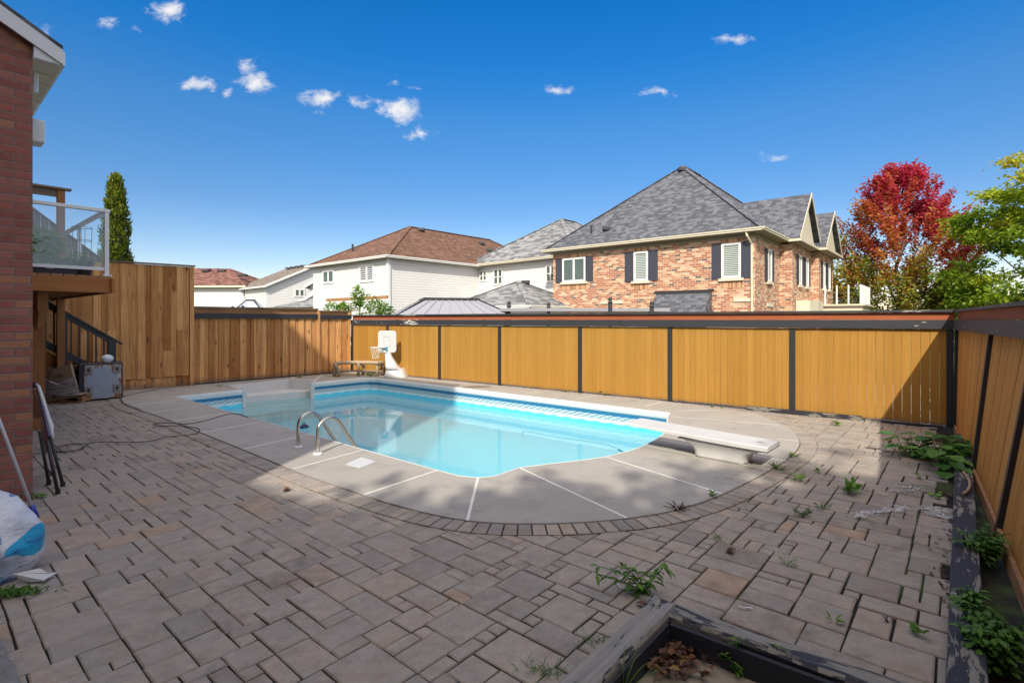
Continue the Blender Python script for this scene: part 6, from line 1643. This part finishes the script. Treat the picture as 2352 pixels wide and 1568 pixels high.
# stretch wrap: wrinkled strip around the bundle
m, t, b = newmat('stretch_wrap'); M['wrap'] = m
o = t.obj(); w_ = t.noise(t.scaled(o, (2.2, 2.2, 26)), 1, 5, .6, 1.2)
t.put(b.inputs['Base Color'], t.mix(w_, (.28, .23, .20), (.62, .60, .64))); b.inputs['Roughness'].default_value = .22
t.put(b.inputs['Alpha'], t.sstep(w_, .25, .5)); t.put(b.inputs['Normal'], t.bump(w_, 1.0, .02))
q = MB(); cols_ = 26; rows_ = 16
def topy(f): return 810+(300 if False else 0)+185*(1-abs(2*f-1)**1.0)*1.0 if f < .62 else 810+185*(1-abs(2*f-1))
gr_ = []
for r in range(rows_+1):
    for c in range(cols_+1):
        f = c/cols_; x = 255+(1065+130*(r/rows_)-255)*f; yt_ = topy(f); yb_ = 1310-50*f; y = yt_+(yb_-yt_)*r/rows_
        gr_.append(CP(x, y, -.035+.02*sin(r*2.1+3*f)+.012*mnoise.noise(Vector((f*5, r*.9, 0)))-.05*sin(pi*f)))
q.raw(gr_, [(r*(cols_+1)+c, r*(cols_+1)+c+1, (r+1)*(cols_+1)+c+1, (r+1)*(cols_+1)+c) for r in range(rows_) for c in range(cols_)])
q.build('stretch_wrap', M['wrap'], cb, smooth=True)
def text_part(txt, size, mat_, parent, loc, rot, name):
    cu = bpy.data.curves.new('t', 'FONT'); cu.body = txt; cu.size = size; cu.extrude = .0008; cu.align_x = 'CENTER'; cu.align_y = 'CENTER'
    tmp = bpy.data.objects.new('tmp', cu); COL.objects.link(tmp); dg = bpy.context.evaluated_depsgraph_get(); me = bpy.data.meshes.new_from_object(tmp.evaluated_get(dg)); bpy.data.objects.remove(tmp)
    o = bpy.data.objects.new(name, me); me.materials.clear(); me.materials.append(mat_); COL.objects.link(o); o.parent = parent
    o.location = Vector(loc)-world_loc(parent); o.rotation_euler = rot; return o
p = CP(735, 805, .045); text_part('4', .065, M['dark_trim'], bxo, p, (pi/2, radians(12), 0), 'printed_number')
q = MB()
for a_, b2 in [((685, 790), (775, 765)), ((775, 765), (785, 840)), ((785, 840), (690, 850)), ((690, 850), (685, 790)), ((570, 815), (660, 795)), ((575, 838), (665, 815)), ((575, 858), (668, 838))]: q.bar(CP(*a_, .046), CP(*b2, .046), .004, .006, up=(0, 1, 0))
q.build('printed_frame', M['dark_trim'], bxo)
p = CP(580, 1318, -.045); text_part('06', .075, M['dark_trim'], cb, p, (pi/2, radians(-4), 0), 'printed_number')
# ---- folding chair behind the brick corner, seen edge-on
ch = empty('folding_chair', G(130, 1130), 'folded chair with white seat and dark legs propped beyond brick corner', 'chair')
def chx(x): return (x/1.844)/1.63265
def chy(y): return (1400+y/1.844)/1.63265
def CH(x, y, Y): return Vector(((chx(x)-CX)/F*Y, Y, ZZ(chy(y), Y)))
Yk = 5.25
M['purple'] = plain('dark_purple_frame', (.055, .05, .12), .35); M['beige'] = plain('beige_panel', (.46, .38, .28), .6)
q = MB(); q.tube([CH(232, 100, Yk+.5), CH(236, 66, Yk+.5), CH(250, 75, Yk+.45), CH(275, 150, Yk+.3), CH(305, 280, Yk+.15), CH(335, 420, Yk), CH(345, 450, Yk-.02)], .016, 8); q.build('back_frame', M['purple'], ch, smooth=True)
q = MB(); pts = [(252, 74), (268, 92), (298, 185), (330, 300), (352, 360), (364, 450)]
prev = [CH(x, y, Yk+.42-.08*i) for i, (x, y) in enumerate(pts)]
q.tube(prev, [.012, .016, .018, .022, .024, .012], 8); q.build('seat', M['white_plastic'], ch, smooth=True)
q = MB(); q.raw([CH(229, 95, Yk+.5), CH(262, 130, Yk+.45), CH(302, 302, Yk+.3), CH(229, 308, Yk+.55)], [(0, 1, 2, 3)]); bk_ = [p+Vector((0, .02, 0)) for p in q.v[:4]]; q.raw(bk_, [(3, 2, 1, 0)]); q.raw(q.v[:4]+bk_, [(0, 1, 5, 4), (1, 2, 6, 5), (2, 3, 7, 6), (3, 0, 4, 7)]); q.build('back_panel', M['beige'], ch)
q = MB(); q.raw([CH(272, 308, Yk+.28), CH(303, 305, Yk+.28), CH(336, 450, Yk+.1), CH(325, 565, Yk+.05), CH(290, 500, Yk+.2)], [(0, 1, 2, 3, 4)]); fr4 = list(q.v); bk_ = [p+Vector((0, .02, 0)) for p in fr4]; q.raw(bk_, [(4, 3, 2, 1, 0)]); q.raw(fr4+bk_, [(i, (i+1) % 5, 5+(i+1) % 5, 5+i) for i in range(5)]); q.build('seat_panel', M['beige'], ch)
for (x0, y0, x1, y1, dY0, dY1) in [(275, 400, 338, 768, .25, .22), (325, 460, 400, 832, .0, -.13), (345, 430, 435, 780, .05, .09)]:
    Y1 = EYE*F/(chy(y1)-HY); b_ = Vector(((chx(x1)-CX)/F*Y1, Y1, 0.015)); q = MB(); q.tube([CH(x0, y0, Y1+.03), b_], .014, 8); lg = q.build('leg', M['rubber'], ch, smooth=True)
    q = MB(); q.tube([b_+Vector((0, 0, -.013)), b_+Vector((0, 0, .03))], .02, 8); q.build('rubber_foot', M['rubber'], lg)
q = MB(); q.tube([CH(325, 655, 5.2), CH(355, 690, 5.15), CH(385, 720, 5.2)], .008, 6); q.build('cross_bar', M['rubber'], ch)
# ---- pole with blue tip
pe = G(84, 1192); pt_ = Vector((-.98*4.12, 4.12, ZZ(972, 4.12))); dirp = (pt_-pe).normalized()
po_ = empty('pool_pole', pe, 'white telescopic pole with blue tip leaning by brick wall', 'pole')
q = MB(); q.tube([pe+dirp*.12, pe+dirp*1.9], .013, 12); q.build('pole_tube', M['white_alu'], po_, smooth=True)
q = MB(); q.tube([pe+Vector((0, 0, .012)), pe+dirp*.13], .020, 12); q.build('blue_grip', plain('blue_plastic', (.02, .05, .38), .35), po_, smooth=True)
# ---- plastic bag
m, t, b = newmat('printed_plastic_bag'); M['bag'] = m
o = t.obj(); n = t.noise(o, 2.6, 5, .6); wr = t.noise(t.scaled(o, (3, 3, 12)), 1.5, 6, .65, 1.4)
c = t.mix(t.sstep(n, .45, .66), (.70, .71, .74), (.40, .46, .60))
sp_ = t.sep(o)
blob = t.vm('LENGTH', t.scaled(t.vm('SUBTRACT', o, (.225, 0, .235)), (15, 0, 9)))
c = t.mix(t.sstep(blob, 1.02, .96), c, (.01, .36, .62))
c = t.mix(t.m('MULTIPLY', t.sstep(t.noise(t.scaled(o, (4, 4, 9)), 1.3, 3), .60, .63), .8), c, (.03, .16, .45))
t.put(b.inputs['Base Color'], c); b.inputs['Roughness'].default_value = .28
t.put(b.inputs['Normal'], t.bump(wr, .9, .02))
bgc = G(20, 1322); bgc.x -= .04
bag = empty('plastic_bag', bgc, 'slumped white and blue printed plastic sack by the pole', 'bag')
q = MB(); rings = []; nseg = 40
for k in range(17):
    f = k/16; z_ = .60*f; r_ = .255*(sin(pi*min(1, (.16+.80*f))))**.62*(1.0 if f < .8 else 1-.5*(f-.8)/.2)
    ox = -.20*f**1.5; 
    for i in range(nseg):
        a_ = 2*pi*i/nseg; nz_ = mnoise.noise(Vector((cos(a_)*1.6, sin(a_)*1.6, z_*7)))*.05+mnoise.noise(Vector((cos(a_)*5, sin(a_)*5, z_*26)))*.02
        rings.append(bgc+Vector((cos(a_)*(r_*.98+nz_)+ox, sin(a_)*(r_*.8+nz_), z_*.98+.004)))
q.raw(rings, [(k*nseg+i, k*nseg+(i+1) % nseg, (k+1)*nseg+(i+1) % nseg, (k+1)*nseg+i) for k in range(16) for i in range(nseg)]+[tuple(range(nseg-1, -1, -1)), tuple(16*nseg+i for i in range(nseg))])
q.build('sack', M['bag'], bag, base=bgc, smooth=True)
q = MB(); tl = [G(70, 1336, .01), G(100, 1334, .015), G(133, 1315, .02), G(110, 1317, .03), G(92, 1306, .06)]; c0_ = bgc+Vector((.16, -.10, .05))
for i in range(4): q.raw([c0_, tl[i], tl[i+1]], [(0, 1, 2)]); q.raw([c0_+Vector((0, 0, .012)), tl[i]+Vector((0, 0, .006)), tl[i+1]+Vector((0, 0, .006))], [(0, 1, 2)])
q.build('sealed_tail', M['white_plastic'], bag)
# ---- hoses
def hose(name, label, pts, r=.0055, cat='hose', z=.028, mat_=None, it=3):
    P3 = chaikin([V3(p, z+.003*sin(i*2.1)) for i, p in enumerate(pts)], it); q = MB(); q.tube(P3, r, 7)
    return tag(q.build(name, mat_ or M['rubber'], base=P3[0], smooth=True), label, cat)
ptsH = [z2(740, 492), z2(700, 478), z2(650, 462), z2(600, 458), z2(540, 475), z2(400, 515), z2(300, 540), z2(210, 554), z2(150, 543), z2(60, 540), z2(-40, 548), z2(-60, 560), z2(0, 570), z2(100, 568), z2(200, 562), z2(240, 576), z2(320, 584), z2(340, 606), z2(300, 636), z2(180, 650), z2(60, 660),
        zf(930, 208), zf(850, 240), zf(700, 247), zf(590, 240), zf(480, 252), zf(470, 275), zf(400, 297), zf(320, 300), zf(300, 285), zf(340, 262), zf(430, 252), zf(470, 258), zf(440, 290), zf(330, 305), zf(240, 300), zf(180, 310)]
hose('garden_hose', 'black hose looping from the pool edge across the pavers', ptsH)
hose('cable', 'thin black cable curling beside the rusty appliance', [za(1500, 1400), za(1400, 1360), za(1310, 1330), za(1285, 1290), za(1310, 1255), za(1400, 1235), za(1560, 1200), za(1700, 1175), za(1880, 1150)], .005, 'cable')
def uw(x, y): return g2(x, y)
q = MB(); pts = chaikin([G(x, y, -.378) for x, y in [(1200, 1000), (1198, 992), (1210, 989), (1260, 1000), (1330, 1010), (1390, 1018), (1420, 1030), (1455, 1048)]], 3); q.tube(pts, .0035, 6); q.tube([G(1420, 1032, -.378), G(1447, 1044, -.378)], .009, 8)
hz_ = tag(q.build('pool_hose', plain('blue_green_hose', (.05, .28, .36), .4), base=pts[0], smooth=True), 'thin hose floating on the water near the near pool edge', 'hose')
# floating thermometer + string
q = MB(); c_ = G(698, 981, -.385); q.lathe(c_, [(.02, -.02), (.085, 0), (.09, .02), (.05, .045), (.015, .05)], 18); fl = MB(); fl.v = q.v; fl.f = q.f; fl.t = q.t; fl.m = q.m
fl.torus(c_+Vector((0, 0, .07)), .022, .007, (0, 1, 0), 12); tag(fl.build('pool_float', plain('navy_float', (.015, .02, .07), .4), base=c_, smooth=True), 'small navy floating thermometer beside the ladder', 'float')
# ---- white string shreds, stick
M['string'] = plain('white_string', (.75, .75, .78), .7)
def shred(p0, p1, n, spread, label, seed, thick=.0028):
    spread *= 2.2; n = int(n*1.6)
    rnd = random.Random(seed); a_ = G(*p0); b2 = G(*p1); q = MB()
    for k in range(n):
        f = rnd.random(); c_ = a_.lerp(b2, f)+Vector((rnd.gauss(0, spread), rnd.gauss(0, spread), .008)); d_ = (b2-a_).normalized()
        pts = [c_+d_*L_*.02*rnd.uniform(.2, 1.6)+Vector((rnd.gauss(0, .022), rnd.gauss(0, .022), abs(rnd.gauss(0, .006)))) for L_ in range(-2, 3)]
        q.tube(chaikin(pts, 1), thick*rnd.uniform(.5, 1), 4)
    tag(q.build('string_shreds', M['string'], base=a_), label, 'string', 'white shredded string on the pavers')
shred((1945, 1188), (2080, 1170), 34, .012, 'long bunch of white shredded string on the right pavers', 1)
shred((2110, 1168), (2160, 1172), 12, .015, 'short white string bunch near the sleeper', 2)
shred((2150, 1182), (2200, 1195), 16, .018, 'white string bunch touching the black sleeper', 3)
shred((2050, 1125), (2150, 1130), 8, .05, 'scattered thin white threads above the long string bunch', 4)
q = MB(); q.tube(chaikin([G(x, y, .012) for x, y in [(1463, 1328), (1430, 1322), (1415, 1335), (1425, 1350), (1445, 1352), (1460, 1345), (1470, 1330), (1485, 1326), (1495, 1340), (1500, 1348)]], 2), .003, 5); tag(q.build('string', M['string'], base=G(1440, 1340)), 'curled white string beside the planter box weed', 'string')
q = MB(); q.tube(chaikin([G(x, y, .012) for x, y in [(1695, 1391), (1708, 1396), (1720, 1394), (1729, 1398)]], 2), .004, 5); tag(q.build('string', M['string'], base=G(1710, 1395)), 'short white string scrap above the planter box', 'string')
q = MB(); q.tube(chaikin([G(x, y, .14) for x, y in [(2213, 1083), (2225, 1098), (2229, 1115), (2221, 1128), (2212, 1133)]], 2), .012, 7); tag(q.build('stick', M['log'], base=G(2220, 1110, .115), smooth=True), 'curved bare stick lying on the black sleeper', 'stick')
# scattered dead leaves
for x, y, lab in [(2188, 1140, 'orange dead leaf against the sleeper'), (2200, 1200, 'dark red dead leaf below the white string'), (2045, 1012, 'pinkish leaf on the shaded pavers'), (2160, 1018, 'brown leaf near the fence corner'), (1045, 1131, 'brown leaf on the pavers left of the deck'), (1668, 1262, 'small green leaf by the timber'), (1487, 1392, 'red tipped leaf on the mossy joint')]:
    if x == 1045: x, y = 1087, 1848; x, y = 666, 1124
    q = MB(); p = G(x, y, .012); 
    for k in range(3): q.leaf(p, (rt_.uniform(-1, 1), rt_.uniform(-1, 1), .1), (0, 0, 1), .07, .045, rt_.uniform(.3, .9))
    tag(q.build('fallen_leaf', M['dry'], base=p), lab, 'leaf', 'fallen leaves on the paving')
q = MB(); rdb = random.Random(31)
for k in range(260):
    f = rdb.random(); p = yl0.lerp(yl1, f**.6)-yn*abs(rdb.gauss(.03, .05)) if k % 2 else s0v+NP*rdb.uniform(-3.2, 2.1)-BP*abs(rdb.gauss(.01, .04))
    q.leaf(V3(p, .022 if k % 2 else .006), (rdb.uniform(-1, 1), rdb.uniform(-1, 1), rdb.uniform(-.1, .2)), (0, 0, 1), rdb.uniform(.015, .045), .015, rdb.uniform(0, .6))
tag(q.build('debris', M['dry']), 'small dry leaf crumbs along the fence foot and sleeper', 'debris', kind='stuff')
# ---- rough stone kerb at the lower left corner
q = MB(); kp = [G(-60, 1400), G(-10, 1470), G(35, 1560), G(70, 1650)]
ksegs = 26; ring = []
for k in range(ksegs+1):
    f = k/ksegs*3; i = min(2, int(f)); p = kp[i].lerp(kp[i+1], f-i)
    for (u_, z_) in [(0, 0), (-.01, .07), (-.06, .085), (-.13, .09), (-.20, .06), (-.24, 0)]:
        ring.append(p+Vector((u_+mnoise.noise(Vector((p.x*9, p.y*9, u_*30)))*.02, 0, z_+mnoise.noise(Vector((p.x*11, p.y*11, u_*20+5)))*.025 if z_ else 0)))
q.raw(ring, [(k*6+i, k*6+i+1, (k+1)*6+i+1, (k+1)*6+i) for k in range(ksegs) for i in range(5)])
tag(q.build('stone_kerb', plain('rough_concrete', (.22, .21, .20), .9, nscale=16, namt=.6, bump=.8, bscale=25)), kind='structure')

S.render.engine = 'CYCLES'
S.cycles.max_bounces = 8; S.cycles.transparent_max_bounces = 12
